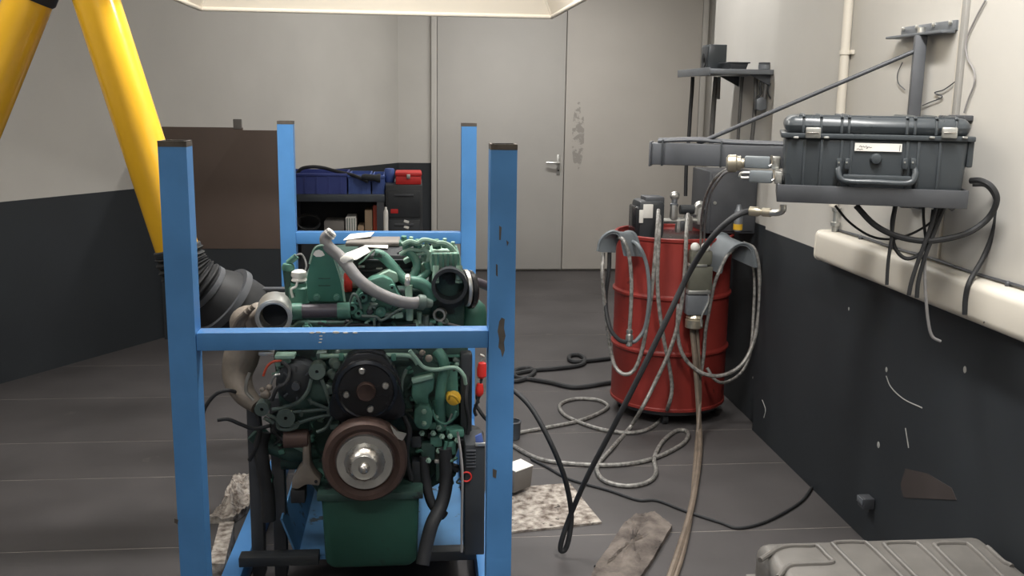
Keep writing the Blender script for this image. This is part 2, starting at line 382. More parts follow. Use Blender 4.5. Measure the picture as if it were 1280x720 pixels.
part('drip_tray', bx(FLx+0.20, FRx-0.05, 2.95, 4.1, 0.10, 0.112), 'blue_dull', st)
tl = BM(); prism(tl, [(FLx+0.20,2.95,0.10),(FLx+0.20,4.1,0.10),(FLx+0.15,4.1,0.24),(FLx+0.15,2.95,0.24)], (0.006,0,0)); part('tray_side', tl, 'blue_dull', st)
tl = BM(); prism(tl, [(FRx-0.05,2.95,0.10),(FRx-0.05,4.1,0.10),(FRx-0.02,4.1,0.22),(FRx-0.02,2.95,0.22)], (-0.006,0,0)); part('tray_side', tl, 'blue_dull', st)
for x in (FLx+0.07, FLx+0.14): part('support_leg', bx(x-0.02, x+0.02, 3.0, 3.05, 0.02, 0.62, 0.004), 'dark_steel', st)
# paint drips and chips on the front crossbar
cb = BM()
for (px, py, r) in [(390,416,3),(398,415.5,3),(405,416,2),(420,415.5,4),(432,416,3),(444,416,3),(401,420,2),(401,424,2),(400,428,2)]:
    c = P(px, py, YF-0.03); sphere(cb, c, r*0.0016, (1.4,0.25,0.5), 8)
part('paint_splash', cb, 'white_paper', st)

# ================================================================== ENGINE
en = thing('diesel_engine', 'large dark green diesel engine bolted into the blue stand', 'engine', (-0.15, 3.3, 0.13))
Y1 = 2.95
def ep(name, bm, m, parent=None, label=None): return part(name, bm, m, parent or en, label)
# castings
bl = ep('engine_block', prism(BM(), pp([(340,432),(372,402),(545,402),(585,430),(588,520),(560,600),(520,622),(400,622),(372,585),(350,520)], Y1), (0,0.95,0), 0.012), 'engine_green_dark')
ep('cylinder_head', prism(BM(), pp([(362,408),(366,366),(432,360),(540,362),(556,380),(552,420)], Y1+0.03), (0,0.95,0), 0.010), 'engine_green_dark')
vc = ep('valve_cover', prism(BM(), pp([(436,366),(440,326),(452,318),(520,318),(528,330),(530,366)], 3.06), (0,0.31,0), 0.012), 'black_plastic')
for k in range(4):
    c = P(452+k*22, 333+k%2*3, 3.055); bm = BM(); box(bm, c, (0.02,0.012,0.01), 0.003); ep('cover_clip', bm, 'zinc', vc)
for k in range(3):
    z = P(480, 326+k*12, 3.05).z; ep('cover_rib', bx(P(442,330,3.05).x, P(528,330,3.05).x, 3.045, 3.06, z-0.004, z+0.004, 0.002), 'black_plastic', vc)
ep('timing_cover', prism(BM(), pp([(392,470),(420,436),(520,436),(562,470),(570,560),(520,622),(400,622),(384,560)], Y1-0.03), (0,0.05,0), 0.008), 'engine_green_dark')
# sump
t = BM(); za = P(460,606,2.9).z; zb = P(460,716,2.80).z
x0, x1 = P(402,650,2.80).x, P(524,650,2.80).x
prism(t, [(x0,2.80,za),(x1,2.80,za),(x1-0.006,2.82,zb+0.02),(x1-0.03,2.83,zb),(x0+0.03,2.83,zb),(x0+0.006,2.82,zb+0.02)], (0,0.85,0), 0.016)
sp = ep('oil_sump', t, 'sump_green')
ep('sump_flange', bx(x0-0.012, x1+0.012, 2.79, 3.72, za-0.005, za+0.018, 0.004), 'engine_green_dark', sp)
# crankshaft damper and hub
o = P(456,577,2.74); dy = Vector((0,1,0)); s = S(2.74)
dm = ep('crank_damper', lathe(BM(), o, dy, [(0,37*s),(0.004,40*s),(-0.004,44*s),(-0.010,46*s),(-0.010,52*s),(0.0,55*s),(0.05,55*s),(0.06,50*s),(0.09,44*s),(0.20,30*s)], 48), 'rusty_brown')
ep('damper_disc', lathe(BM(), o+Vector((0,-0.004,0)), dy, [(-0.004,26*s),(-0.006,36*s),(0,37.5*s),(0.02,37.5*s)], 48), 'zinc', dm)
ep('hub_cone', lathe(BM(), o+Vector((0,-0.008,0)), dy, [(-0.040,17*s),(-0.036,19*s),(0.0,27*s),(0.01,27*s)], 12), 'brushed_steel', dm)
ep('hub_cap', lathe(BM(), o+Vector((0,-0.045,0)), dy, [(-0.004,13*s),(-0.006,16*s),(0.0,17*s),(0.02,17*s)], 32), 'zinc', dm)
ep('hub_nut', lathe(BM(), o+Vector((0,-0.05,0)), dy, [(-0.022,2*s),(-0.018,5*s),(-0.008,7*s),(0.01,8*s)], 20), 'brushed_steel', dm)
c = P(503,547,2.74); bm = BM(); prism(bm, pp([(488,532),(496,540),(508,543),(503,551),(494,547)], 2.735), (0,0.01,0)); ep('timing_pointer', bm, 'zinc', dm)
# upper fan hub
o = P(458,487,2.80); s = S(2.80)
fh = ep('fan_hub_plate', prism(BM(), pp([(424,462),(432,449),(446,442),(462,441),(478,445),(489,456),(496,470),(507,508),(506,520),(494,526),(425,528),(412,520),(411,508)], 2.80), (0,0.08,0), 0.006), 'black_gloss')
ep('fan_pulley', lathe(BM(), o+Vector((0,-0.012,0)), dy, [(0,34*s),(-0.004,36*s),(0,40*s),(0.012,41*s),(0.02,44*s),(0.06,44*s)], 40), 'black_gloss', fh)
ep('hub_boss', lathe(BM(), o+Vector((0,-0.030,0)), dy, [(0,9*s),(-0.002,11*s),(0.004,12.5*s),(0.03,12.5*s)], 28), 'rusty_brown', fh)
for (px, py) in [(452.5,463.5),(482,482),(433,493),(463,511)]:
    q = P(px,py,2.785); bm = BM(); lathe(bm, q, (0,-1,0), [(0,4.6*s),(0.006,4.6*s),(0.010,3.4*s)], 12); ep('hub_bolt', bm, 'zinc', fh)
# lifting eye plate
poly = [(385,377),(383,352),(387,330),(390,318),(393,311),(398,307.5),(404,307),(410,309),(414,314),(420,329),(427,352),(431,377)]
lf = ep('lifting_plate', prism(BM(), pp(poly, 2.90), (0,0.014,0), 0.002), 'plate_green')
ep('plate_edge', tube(BM(), pp(poly[2:], 2.899), 0.0035, 6), 'pale_green', lf)
ep('eye_hole', prism(BM(), pp([(391,318),(394,313.5),(398.5,312),(403,314),(406,319),(401,321),(395,321)], 2.8985), (0,0.006,0)), 'white_paper', lf, 'pale gap seen through the lifting eye')
for (px, py) in [(396,371.5),(421,371.5)]:
    bm = BM(); lathe(bm, P(px,py,2.90), (0,-1,0), [(0,4.5*S(2.9)),(0.004,4.5*S(2.9)),(0.005,3*S(2.9)),(0.014,3*S(2.9))], 10); ep('plate_bolt', bm, 'engine_green', lf)
for y in (348,357): ep('stamped_line', tube(BM(), pp([(398,y),(413,y)], 2.899), 0.0012, 5, smooth=False), 'engine_green_dark', lf)
# coolant crossover pipe
bm = BM(); tube(bm, pathp([(374,389,2.88),(400,388.5,2.88),(428,388,2.88)]), 9*S(2.88), 16); cp = ep('crossover_pipe', bm, 'pipe_purple')
for a_, b_ in (((362,389.5),(378,389)),((422,388.5),(438,388))):
    bm = BM(); cyl(bm, P(*a_,2.88), P(*b_,2.88), 10.5*S(2.88)); ep('pipe_collar', bm, 'engine_green', cp)
# turbocharger outlet and elbow
s = S(2.78); o = P(342,397,2.74)
tb = ep('turbo_body', tube(BM(), pathp([(340,398,2.845),(334,399,2.88),(322,402,2.95),(312,418,3.0),(302,445,3.0),(297,470,2.98),(305,492,2.94),(322,508,2.9)]), 0.04, 18, rfun=lambda t: (0.040 if t < 0.2 else 0.054-0.03*max(0,t-0.6)/0.4)), 'cast_tan')
bm = BM(); pipe_ring(bm, o, (-0.1,1,0.02), 22*S(2.74), 17.5*S(2.74), 0.12, 36); lathe(bm, o+Vector((0,-0.001,0)), (-0.1,1,0.02), [(0,20*S(2.74)),(0.004,23*S(2.74)),(0.014,23*S(2.74)),(0.018,21*S(2.74))], 36, cap=False); ep('outlet_flange', bm, 'zinc', tb)
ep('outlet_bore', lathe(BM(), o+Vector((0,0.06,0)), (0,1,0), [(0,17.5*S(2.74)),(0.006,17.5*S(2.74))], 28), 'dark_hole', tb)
bm = BM(); sphere(bm, P(311,404,2.98), 0.058, (1.0,0.8,0.95), 20); ep('turbo_volute', bm, 'cast_tan', tb)
for k in range(3):
    q = [(318-5*k,382+4*k,2.86),(308-6*k,394+4*k,2.88),(302-6*k,412+4*k,2.9),(303-5*k,425+2*k,2.92)]
    ep('casting_rib', tube(BM(), pathp(q), 0.008, 8), 'cast_tan', tb)
ep('elbow_clamp', tube(BM(), pathp([(312,466,2.87),(308,478,2.87),(308,490,2.87),(317,500,2.87)]), 0.005, 8), 'zinc', tb)
ep('flange_stub', bx(*sorted((P(324,440,2.9).x, P(344,440,2.9).x)), 2.88, 2.94, P(334,443,2.9).z, P(334,438,2.9).z, 0.003), 'zinc', tb)
# left accessories: sensor stack
bm = BM(); lathe(bm, P(374,378,2.95), (0,0,1), [(0,0.030),(0.045,0.030),(0.05,0.024),(0.06,0.024)], 18); fc = ep('sensor_housing', bm, 'engine_green')
bm = BM(); z0 = P(374,352,2.95); lathe(bm, z0, (0,0,1), [(0,0.018),(0.004,0.024),(0.012,0.020),(0.02,0.024),(0.03,0.022),(0.036,0.012)], 18); ep('ribbed_cap', bm, 'white_plastic', fc)
ep('riser_pipe', tube(BM(), pathp([(364,378,2.97),(362,355,2.97),(360,338,2.97)]), 0.016, 12), 'engine_green_dark', fc)
bm = BM(); lathe(bm, P(360,338,2.97), (0.1,0,1), [(0,0.018),(0.01,0.020),(0.02,0.016),(0.022,0.010)], 14); tube(bm, pathp([(360,329,2.97),(366,324,2.97),(371,320,2.97)]), 0.010, 10); ep('pipe_union', bm, 'engine_green', fc)
ep('sensor_wire', tube(BM(), pathp([(369,320,2.97),(376,317.5,2.97),(381,324,2.97),(383,334,2.96),(379,342,2.96)]), 0.003, 6), 'hose_grey', fc)
ep('white_wire', tube(BM(), pathp([(372,350,2.92),(370,358,2.92),(364,362,2.92),(366,372,2.92)]), 0.004, 6), 'white_plastic', fc)
# red cap
bm = BM(); lathe(bm, P(430,353,2.98), (1,0.1,0), [(0,0.026),(0.004,0.030),(0.020,0.030),(0.024,0.026)], 24); rc = ep('red_cap', bm, 'red_plastic', None, 'red plastic blanking cap')
bm = BM(); cyl(bm, P(440,354,2.98), P(449,354,2.98), 0.016); ep('cap_neck', bm, 'cast_tan', rc)
# long grey hose over the head
hs = ep('coolant_hose', tube(BM(), pathp([(414,291,2.92),(407,298,2.92),(410,308,2.91),(424,320,2.90),(436,334,2.88),(450,351,2.86),(472,366,2.85),(497,376,2.85),(516,379,2.86),(529,376,2.88)]), 7.6*S(2.88), 14), 'hose_grey', None, 'grey rubber coolant hose')
bm = BM(); lathe(bm, P(416,289,2.92), P(407,298,2.92)-P(416,289,2.92), [(0,0.010),(0.002,0.016),(0.016,0.0185)], 16); ep('hose_end', bm, 'white_plastic', hs)
bm = BM(); d = P(438,335,2.88)-P(428,322,2.895); lathe(bm, P(430,322,2.895), d, [(0,0.0195),(0.004,0.0215),(0.018,0.0215),(0.022,0.0195)], 18); ep('hose_clamp', bm, 'white_plastic', hs)
bm = BM(); d = P(536,379,2.88)-P(524,377,2.87); lathe(bm, P(522,377,2.865), d, [(0,0.020),(0.005,0.023),(0.02,0.023),(0.025,0.016),(0.045,0.012)], 16); ep('hose_clamp', bm, 'bracket_grey', hs)
# front head casting with bosses
fcst = ep('front_casting', prism(BM(), pp([(436,384),(448,362),(462,350),(478,345),(490,350),(498,368),(512,384),(506,392),(488,396),(478,400),(455,402),(440,398)], 2.90), (0,0.08,0), 0.008), 'engine_green')
ep('casting_top', prism(BM(), pp([(462,350),(486,338),(496,342),(498,352),(480,360)], 2.93), (0,0.06,0), 0.004), 'pale_green', fcst)
for (px, py, r) in [(454,372,6),(476,390,6.5),(448,392,5),(466,364,4),(490,360,4),(440,386,7),(447,376,5)]:
    bm = BM(); pipe_ring(bm, P(px,py,2.885), (0,1,0), r*S(2.9), r*0.45*S(2.9), 0.03, 16); ep('bolt_boss', bm, 'engine_green', fcst)
    bm = BM(); cyl(bm, P(px,py,2.893), P(px,py,2.9), r*0.5*S(2.9)); ep('bolt_hole', bm, 'dark_hole', fcst)
for q in [[(436,382),(441,368),(447,372),(452,386)],[(452,395),(470,396),(478,400),(498,388),(510,384)],[(468,396),(468,413)],[(440,400),(430,410),(422,416)]]:
    ep('casting_web', tube(BM(), pp(q, 2.885), 0.0045, 6), 'bracket_grey', fcst)
# green pipes on top
def gp(name, q, r, m='engine_green', seg=12): return ep(name, tube(BM(), pathp(q), r, seg), m)
gp('fuel_pipe', [(468,317,2.98),(478,320,2.98),(490,332,2.97),(500,344,2.96),(509,352,2.95)], 0.016)
gp('fuel_pipe', [(507,300,3.0),(509,312,2.99),(518,322,2.98),(521,334,2.97),(515,348,2.96),(511,356,2.95)], 0.013)
gp('fuel_pipe', [(508,352,2.93),(524,354,2.93),(535,362,2.93),(540,376,2.93)], 0.019)
gp('fuel_pipe', [(533,328,2.97),(536,338,2.97),(528,346,2.96),(522,350,2.95)], 0.012)
bm = BM(); lathe(bm, P(506,351,2.92), P(517,352,2.92)-P(506,351,2.92), [(0,0.02),(0.004,0.023),(0.012,0.023),(0.016,0.02)], 14); ep('pipe_clamp', bm, 'zinc')
gp('drain_pipe', [(511,356,2.91),(511,368,2.91),(512,382,2.90),(512,400,2.90)], 0.011, 'pale_green')
# tangle of unions and lines along the top right
for q, r in [([(500,318),(512,312),(526,313),(536,306)],0.006),([(503,306),(512,302),(522,304),(530,300),(545,303)],0.008),([(528,310),(536,318),(534,330)],0.007),([(540,306),(552,304),(562,308),(570,318)],0.009),([(512,322),(522,318),(536,317)],0.004),([(448,330),(458,322),(470,312),(480,318)],0.003)]:
    ep('fuel_line', tube(BM(), pp(q, 2.98), r, 8), 'pale_green')
for (px, py, r) in [(505,302,7),(514,303,5),(522,306,6),(533,308,5),(546,306,6),(556,305,5),(566,309,5),(508,314,6),(530,322,5)]:
    bm = BM(); lathe(bm, P(px,py+4,3.0), (0,-0.2,1), [(0,r*S(3)),(0.012,r*S(3)),(0.016,r*0.6*S(3)),(0.028,r*0.55*S(3))], 6); ep('pipe_fitting', bm, 'engine_green' if r > 5 else 'pale_green')
# compressor on the right
cm = ep('compressor_head', prism(BM(), pp([(537,322),(539,316),(572,316),(576,322),(577,340),(536,340)], 2.96), (0,0.16,0), 0.006), 'pale_green')
for k in range(6):
    x = P(541+k*6.4,320,2.95).x; ep('cooling_fin', bx(x-0.003, x+0.003, 2.945, 3.12, P(540,338,2.95).z, P(540,317,2.95).z, 0.0015), 'engine_green', cm)
for px in (545,574):
    bm = BM(); cyl(bm, P(px,332,2.94), P(px-0.5,350,2.93), 0.010); lathe(bm, P(px-0.5,350,2.93), (0,0,-1), [(0,0.012),(0.008,0.012)], 6); ep('head_stud', bm, 'pale_green', cm)
ep('compressor_body', prism(BM(), pp([(538,340),(576,340),(582,356),(580,410),(545,410),(536,380)], 2.97), (0,0.2,0), 0.010), 'engine_green_dark', cm)
o = P(562,358,2.90)
bm = BM(); pipe_ring(bm, o, (0.05,1,0), 23*S(2.9), 18.5*S(2.9), 0.10, 32); cu = ep('air_intake', bm, 'black_plastic')
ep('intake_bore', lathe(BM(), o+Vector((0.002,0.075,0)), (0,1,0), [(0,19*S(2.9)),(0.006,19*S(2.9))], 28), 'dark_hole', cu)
bm = BM(); lathe(bm, P(580,360,2.97), (1,0.25,0), [(0,0.056),(0.006,0.058),(0.010,0.058),(0.014,0.052)], 28); ep('silver_flange', bm, 'zinc')
bm = BM(); lathe(bm, P(585,362,2.975), (1,0.25,0), [(0,0.050),(0.002,0.060),(0.012,0.060),(0.020,0.052),(0.024,0.03)], 28); ep('black_flange', bm, 'black_gloss')
gp('exhaust_stub', [(590,352,3.0),(600,354,3.02),(612,359,3.05)], 0.014, 'pipe_purple')
bm = BM(); lathe(bm, P(588,414,3.06), (0,0,1), [(0,0.052),(0.06,0.052),(0.085,0.046),(0.10,0.030),(0.106,0.01)], 24); ep('green_canister', bm, 'sump_green')
gp('cable_run', [(548,402,2.93),(566,406,2.93),(582,410,2.93),(596,413,2.93)], 0.004, 'hose_grey')
bm = BM(); pipe_ring(bm, P(549,394,2.93), (0.3,1,0), 0.02, 0.014, 0.02, 20); ep('clip_ring', bm, 'zinc')
for k, (px, py) in enumerate([(524,400),(532,404),(520,410),(538,412)]):
    bm = BM(); cyl(bm, P(px,py-10,2.93), P(px,py+8,2.93), 0.008+0.003*(k%2)); ep('injector_stub', bm, ('pale_green','bracket_grey')[k%2])
# alternator and its bracket (lower left)
o = P(371,480,2.86); al = ep('alternator', lathe(BM(), o, dy, [(-0.01,0.028),(0,0.05),(0.006,0.062),(0.14,0.062),(0.15,0.05)], 32), 'black_plastic')
for k in range(8):
    a_ = 2*PI*k/8; q = o+Vector((math.cos(a_)*0.045, -0.003, math.sin(a_)*0.045)); bm = BM(); box(bm, q, (0.018,0.006,0.007), 0.002, Matrix.Rotation(-a_,3,'Y')); ep('vent_rib', bm, 'dark_steel', al)
ep('alternator_shaft', lathe(BM(), o+Vector((0,-0.03,0)), dy, [(0,0.012),(0.02,0.012),(0.022,0.026),(0.03,0.026)], 16), 'dark_steel', al)
bm = BM(); sphere(bm, P(332,493,2.84), 0.016, (1,0.7,0.9)); sphere(bm, P(337,484,2.84), 0.010); sphere(bm, P(328,487,2.84), 0.008); ep('terminal_block', bm, 'cast_tan', al)
ep('terminal_lead', tube(BM(), pathp([(329,470,2.85),(334,458,2.85),(342,452,2.85),(352,451,2.86)]), 0.004, 6), 'orange_red', al)
ep('terminal_lead', tube(BM(), pathp([(338,480,2.84),(343,470,2.83),(350,468,2.83)]), 0.0035, 6), 'zinc', al)
ab = ep('alternator_bracket', prism(BM(), pp([(347,513),(372,506),(386,492),(391,474),(402,473),(408,492),(417,514),(412,521),(385,522),(368,535),(346,532),(338,520)], 2.845), (0,0.012,0), 0.003), 'engine_green_dark')
for (px, py, r) in [(396,465,10.5),(327,512,9),(357,523,12),(414,514,6)]:
    bm = BM(); pipe_ring(bm, P(px,py,2.815), (0,1,0), r*S(2.82), 2.4*S(2.82), 0.05, 24); ep('bracket_boss', bm, 'bracket_grey', ab)
    bm = BM(); cyl(bm, P(px,py,2.822), P(px,py,2.828), 3.2*S(2.82)); ep('boss_bore', bm, 'dark_hole', ab)
for q in [[(389,474),(384,490),(372,503),(352,510),(340,512)],[(402,474),(408,490),(414,510)],[(358,515),(380,514),(412,511)],[(362,533),(390,523),(416,518)],[(334,518),(346,524),(348,534),(358,537),(370,534),(374,526)],[(330,522),(342,529)],[(378,512),(376,520)],[(388,502),(412,512)],[(390,505),(386,498)],[(416,520),(408,534),(396,540)]]:
    ep('bracket_rib', tube(BM(), pp(q, 2.828), 0.0058, 6), 'bracket_grey', ab)
bm = BM(); o = P(357,444,2.88); box(bm, o, (0.058,0.05,0.010), 0.002); box(bm, P(354,452,2.9), (0.045,0.02,0.03), 0.004); ep('flange_bracket', bm, 'pale_green')
gp('coolant_rail', [(400,445,2.87),(430,444.5,2.87),(470,444,2.87),(505,444,2.87),(516,447,2.87),(522,455,2.87)], 0.007, 'pale_green')
for px in (427,492):
    bm = BM(); box(bm, P(px,446,2.87), (0.016,0.02,0.022), 0.004); ep('rail_clip', bm, 'engine_green')
for (px, py, r) in [(412,488,7),(417,470,6),(420,456,7),(410,500,6)]:
    bm = BM(); lathe(bm, P(px,py,2.86), (0.3,-1,0), [(-0.03,r*S(2.86)),(0.0,r*S(2.86)),(0.006,r*0.7*S(2.86))], 10); ep('cover_bolt', bm, 'bracket_grey')
# idler pulley, belt guard and lower left bits
bm = BM(); lathe(bm, P(372,548,2.85), (1,0,0), [(-0.04,0.028),(0.03,0.028),(0.034,0.022)], 18); ep('pump_stub', bm, 'rusty_brown')
mt = ep('engine_mount', prism(BM(), pp([(365,600),(372,588),(378,580),(378,545),(386,545),(388,582),(394,594),(401,600),(399,608),(383,606),(372,612),(364,611)], 2.83), (0,0.05,0), 0.006), 'cast_tan')
bm = BM(); cyl(bm, P(395,602,2.822), P(395,602,2.84), 0.005); ep('mount_bore', bm, 'dark_hole', mt)
ep('mount_pad', bx(P(364,615,2.86).x, P(382,615,2.86).x, 2.84, 2.90, P(370,626,2.86).z, P(370,610,2.86).z, 0.003), 'black_rubber', mt)
gp('oil_pipe', [(318,540,2.95),(332,552,2.95),(350,560,2.95),(372,566,2.95),(400,560,2.93)], 0.03, 'engine_green_dark', 14)
bm = BM(); lathe(bm, P(352,575,2.98), (1,0,0), [(0,0.03),(0.10,0.03),(0.11,0.02)], 20); ep('oil_cooler', bm, 'engine_green_dark')
gp('heater_hose', [(330,540,2.93),(326,560,2.92),(330,590,2.92),(335,620,2.92),(336,650,2.92)], 0.022, 'black_rubber')
gp('wire_loom', [(272,525,2.86),(285,524,2.86),(300,530,2.86),(318,536,2.86),(338,532,2.86)], 0.006, 'black_rubber', 8)
gp('wire_loom', [(340,536,2.88),(352,548,2.86),(366,556,2.86),(380,548,2.86),(390,538,2.86)], 0.005, 'black_rubber', 8)
# right-hand front: thermostat housing, pipes, filler
th_ = ep('thermostat_housing', prism(BM(), pp([(516,476),(538,470),(544,474),(542,488),(536,494),(536,508),(520,508),(514,494)], 2.86), (0,0.10,0), 0.006), 'engine_green')
ep('housing_lip', prism(BM(), pp([(514,475),(540,469),(542,473),(516,480)], 2.848), (0,0.03,0), 0.002), 'pale_green', th_)
ac = ep('water_pump_cover', prism(BM(), pp([(518,512),(524,507),(536,508),(541,516),(540,532),(534,538),(522,536),(517,528)], 2.83), (0,0.10,0), 0.006), 'engine_green')
for (px, py) in [(530,514),(530,529)]:
    bm = BM(); lathe(bm, P(px,py,2.83), (0,-1,0), [(0,0.008),(0.008,0.008),(0.010,0.005)], 6); ep('cover_screw', bm, 'pale_green', ac)
gp('riser_hose', [(546,438,2.87),(553,448,2.86),(556,462,2.86),(552,480,2.86),(550,500,2.86),(550,520,2.87),(551,536,2.88)], 0.0165, 'engine_green', 14)
gp('thin_pipe', [(512,438,2.84),(520,448,2.84),(530,459,2.84),(545,462,2.83),(562,459.5,2.83),(572,461,2.83),(580,470,2.83),(582,480,2.84)], 0.006, 'pale_green', 8)
gp('thin_pipe', [(508,462,2.85),(503,474,2.85),(502,488,2.85),(503,500,2.85)], 0.005, 'bracket_grey', 8)
for (px, py, r) in [(528,441,4),(536,448,5)]:
    bm = BM(); sphere(bm, P(px,py,2.84), r*S(2.84), (1,0.6,1)); ep('drain_plug', bm, 'cast_tan')
ep('filter_head', prism(BM(), pp([(555,462),(572,458),(574,520),(566,528),(556,520)], 2.90), (0,0.10,0), 0.006), 'engine_green')
yc = ep('oil_filler_cap', lathe(BM(), P(566,497,2.85), (0.25,-1,0.15), [(-0.03,0.016),(0,0.016),(0.002,0.022),(0.012,0.022),(0.014,0.016)], 18), 'yellow_plastic', None, 'yellow oil filler cap')
ep('cap_tab', tube(BM(), pathp([(561,499,2.83),(563,494,2.82),(570,497,2.82),(574,503,2.83)]), 0.004, 8), 'yellow_plastic', yc)
gp('dipstick', [(565,517,2.86),(561,526,2.86),(556,533,2.86)], 0.003, 'zinc', 6)
for (px, py, w_, h_, m_) in [(545,548,16,14,'engine_green'),(562,556,16,18,'engine_green'),(555,585,22,26,'engine_green_dark'),(535,560,18,24,'engine_green_dark'),(524,590,20,40,'black_plastic'),(548,572,12,6,'zinc'),(520,548,14,16,'black_plastic'),(570,538,20,10,'engine_green'),(546,528,22,10,'engine_green'),(548,506,16,8,'engine_green')]:
    bm = BM(); box(bm, P(px,py,2.90), (w_*S(2.9), 0.07, h_*S(2.9)), 0.005); ep('accessory_block', bm, m_)
for (px, py) in [(548,534),(552,545),(541,541),(548,563),(562,545),(527,541),(571,550),(545,520),(556,598),(535,575)]:
    bm = BM(); lathe(bm, P(px,py,2.865), (0.2,-1,0.1), [(0,0.009),(0.008,0.009),(0.009,0.006),(0.016,0.005)], 6); ep('banjo_bolt', bm, 'pale_green')
gp('fuel_feed', [(540,512,2.84),(545,524,2.84),(556,530,2.84),(566,524,2.84),(570,514,2.84)], 0.004, 'engine_green', 8)
gp('fuel_feed', [(558,552,2.85),(556,564,2.85),(562,576,2.85),(572,572,2.85)], 0.005, 'engine_green', 8)
gp('fuel_feed', [(572,540,2.85),(575,560,2.85),(577,585,2.85),(578,600,2.85)], 0.004, 'zinc', 8)
gp('drain_hose', [(556,560,2.86),(558,600,2.86),(552,630,2.84),(540,655,2.80),(532,685,2.78),(528,706,2.76)], 0.021, 'black_rubber')
gp('drain_hose', [(530,570,2.87),(532,600,2.87),(540,630,2.86),(556,645,2.86)], 0.015, 'black_rubber')
hr = ep('harness_column', bx(P(575,460,2.92).x, P(590,460,2.92).x, 2.90, 2.95, P(580,600,2.92).z, P(580,440,2.92).z, 0.008), 'black_plastic')
for k in range(7):
    z = P(570,445+k*9,2.93).z; ep('vent_slot', bx(P(556,445,2.93).x, P(576,445,2.93).x, 2.925, 2.94, z-0.003, z+0.003, 0.001), 'engine_green', hr)
bm = BM(); lathe(bm, P(580,552,2.93), (0,0,1), [(0,0.058),(0.006,0.062),(0.026,0.062),(0.034,0.054),(0.040,0.05)], 28); ep('rubber_mount', bm, 'black_rubber')
# clutter of bosses, ribs, studs and small lines over the dark castings
random.seed(21)
zones = [((372,402,440,414),2.93,10),((470,400,560,414),2.93,14),((345,450,395,470),2.90,7),((398,440,425,500),2.90,10),((515,536,585,612),2.89,20),((330,540,400,600),2.92,12),((498,440,520,520),2.89,8),((556,440,578,470),2.92,6),((380,510,420,560),2.90,8),((500,300,540,350),3.02,12),((456,362,500,400),2.895,12)]
for (xa_, ya_, xb_, yb_), Yz, n_ in zones:
    for k in range(n_):
        px, py = random.uniform(xa_, xb_), random.uniform(ya_, yb_); m_ = random.choice(['engine_green','engine_green','engine_green_dark','black_plastic','bracket_grey','pale_green']); bm = BM()
        t_ = random.random(); r_ = random.uniform(2.0, 5.0)*S(Yz)
        if t_ < 0.45:
            lathe(bm, P(px,py,Yz+0.02), (random.uniform(-.2,.2),-1,random.uniform(-.1,.3)), [(0,r_*1.3),(0.012,r_*1.3),(0.014,r_),(0.03,r_),(0.033,r_*0.6)], random.choice((6,10,12))); nm = 'casting_stud'
        elif t_ < 0.75:
            box(bm, P(px,py,Yz+0.01), (r_*random.uniform(2,5), 0.04, r_*random.uniform(1.2,3)), 0.003, Matrix.Rotation(random.uniform(-.5,.5),3,'Y')); nm = 'casting_lug'
        else:
            q_ = [(px,py,Yz)]
            for _ in range(3): q_.append((q_[-1][0]+random.uniform(-9,9), q_[-1][1]+random.uniform(-4,9), Yz-random.uniform(-0.01,0.02)))
            tube(bm, pathp(q_), random.uniform(0.003,0.006), 6); nm = 'small_line'
        ep(nm, bm, m_)
for q_, r_ in [([(352,452,2.85),(362,462,2.84),(358,478,2.82),(346,486,2.82),(340,500,2.83)],0.006),([(398,404,2.90),(420,408,2.89),(450,406,2.89),(480,410,2.89),(520,406,2.89)],0.005),([(505,520,2.84),(512,540,2.83),(508,566,2.84),(514,600,2.85)],0.008),([(585,470,2.88),(582,500,2.86),(586,530,2.87),(580,560,2.88)],0.007),([(318,508,2.9),(325,530,2.89),(322,555,2.9),(312,575,2.92)],0.007)]:
    ep('wire_loom', tube(BM(), pathp(q_), r_, 8), 'black_rubber')
# radiator-like black panel at the right, inside the stand
bxp = thing('control_box', 'black louvred box standing upright between engine and right front post', 'box', (P(594,690,2.80).x, 2.82, P(594,694,2.8).z))
x0, x1 = P(581,620,2.78).x, P(606,620,2.78).x; zt_, zb_ = P(594,556,2.78).z, P(594,694,2.78).z
part('box_body', bx(x0, x1, 2.78, 2.92, zb_, zt_, 0.004), 'black_plastic', bxp)
for k in range(6):
    z = zt_-0.018-k*0.010; part('louvre', bx(x0+0.004, x0+0.032, 2.774, 2.782, z-0.002, z+0.003, 0.001), 'dark_steel', bxp)
bm = BM(); pts = [Vector(P(583,596,2.775))+Vector((math.cos(2*PI*k/20), 0, math.sin(2*PI*k/20)))*6.5*S(2.775) for k in range(21)]
part('red_ring', tube(bm, pts, 0.0025, 6, smooth=False), 'red_plastic', bxp)
part('top_tag', prism(BM(), pp([(594,546),(602,542),(606,560),(595,556)], 2.79), (0,0.01,0), 0.001), 'blue_crate_light', bxp)
part('steel_edge', bx(x1-0.030, x1, 2.776, 2.785, zt_-0.004, zt_+0.006, 0.001), 'zinc', bxp)
tube_ = part('side_cable', tube(BM(), pathp([(573,545,2.8),(577,575,2.78),(578,600,2.77),(577,650,2.77),(577,690,2.77)]), 0.004, 6), 'hose_grey', bxp)
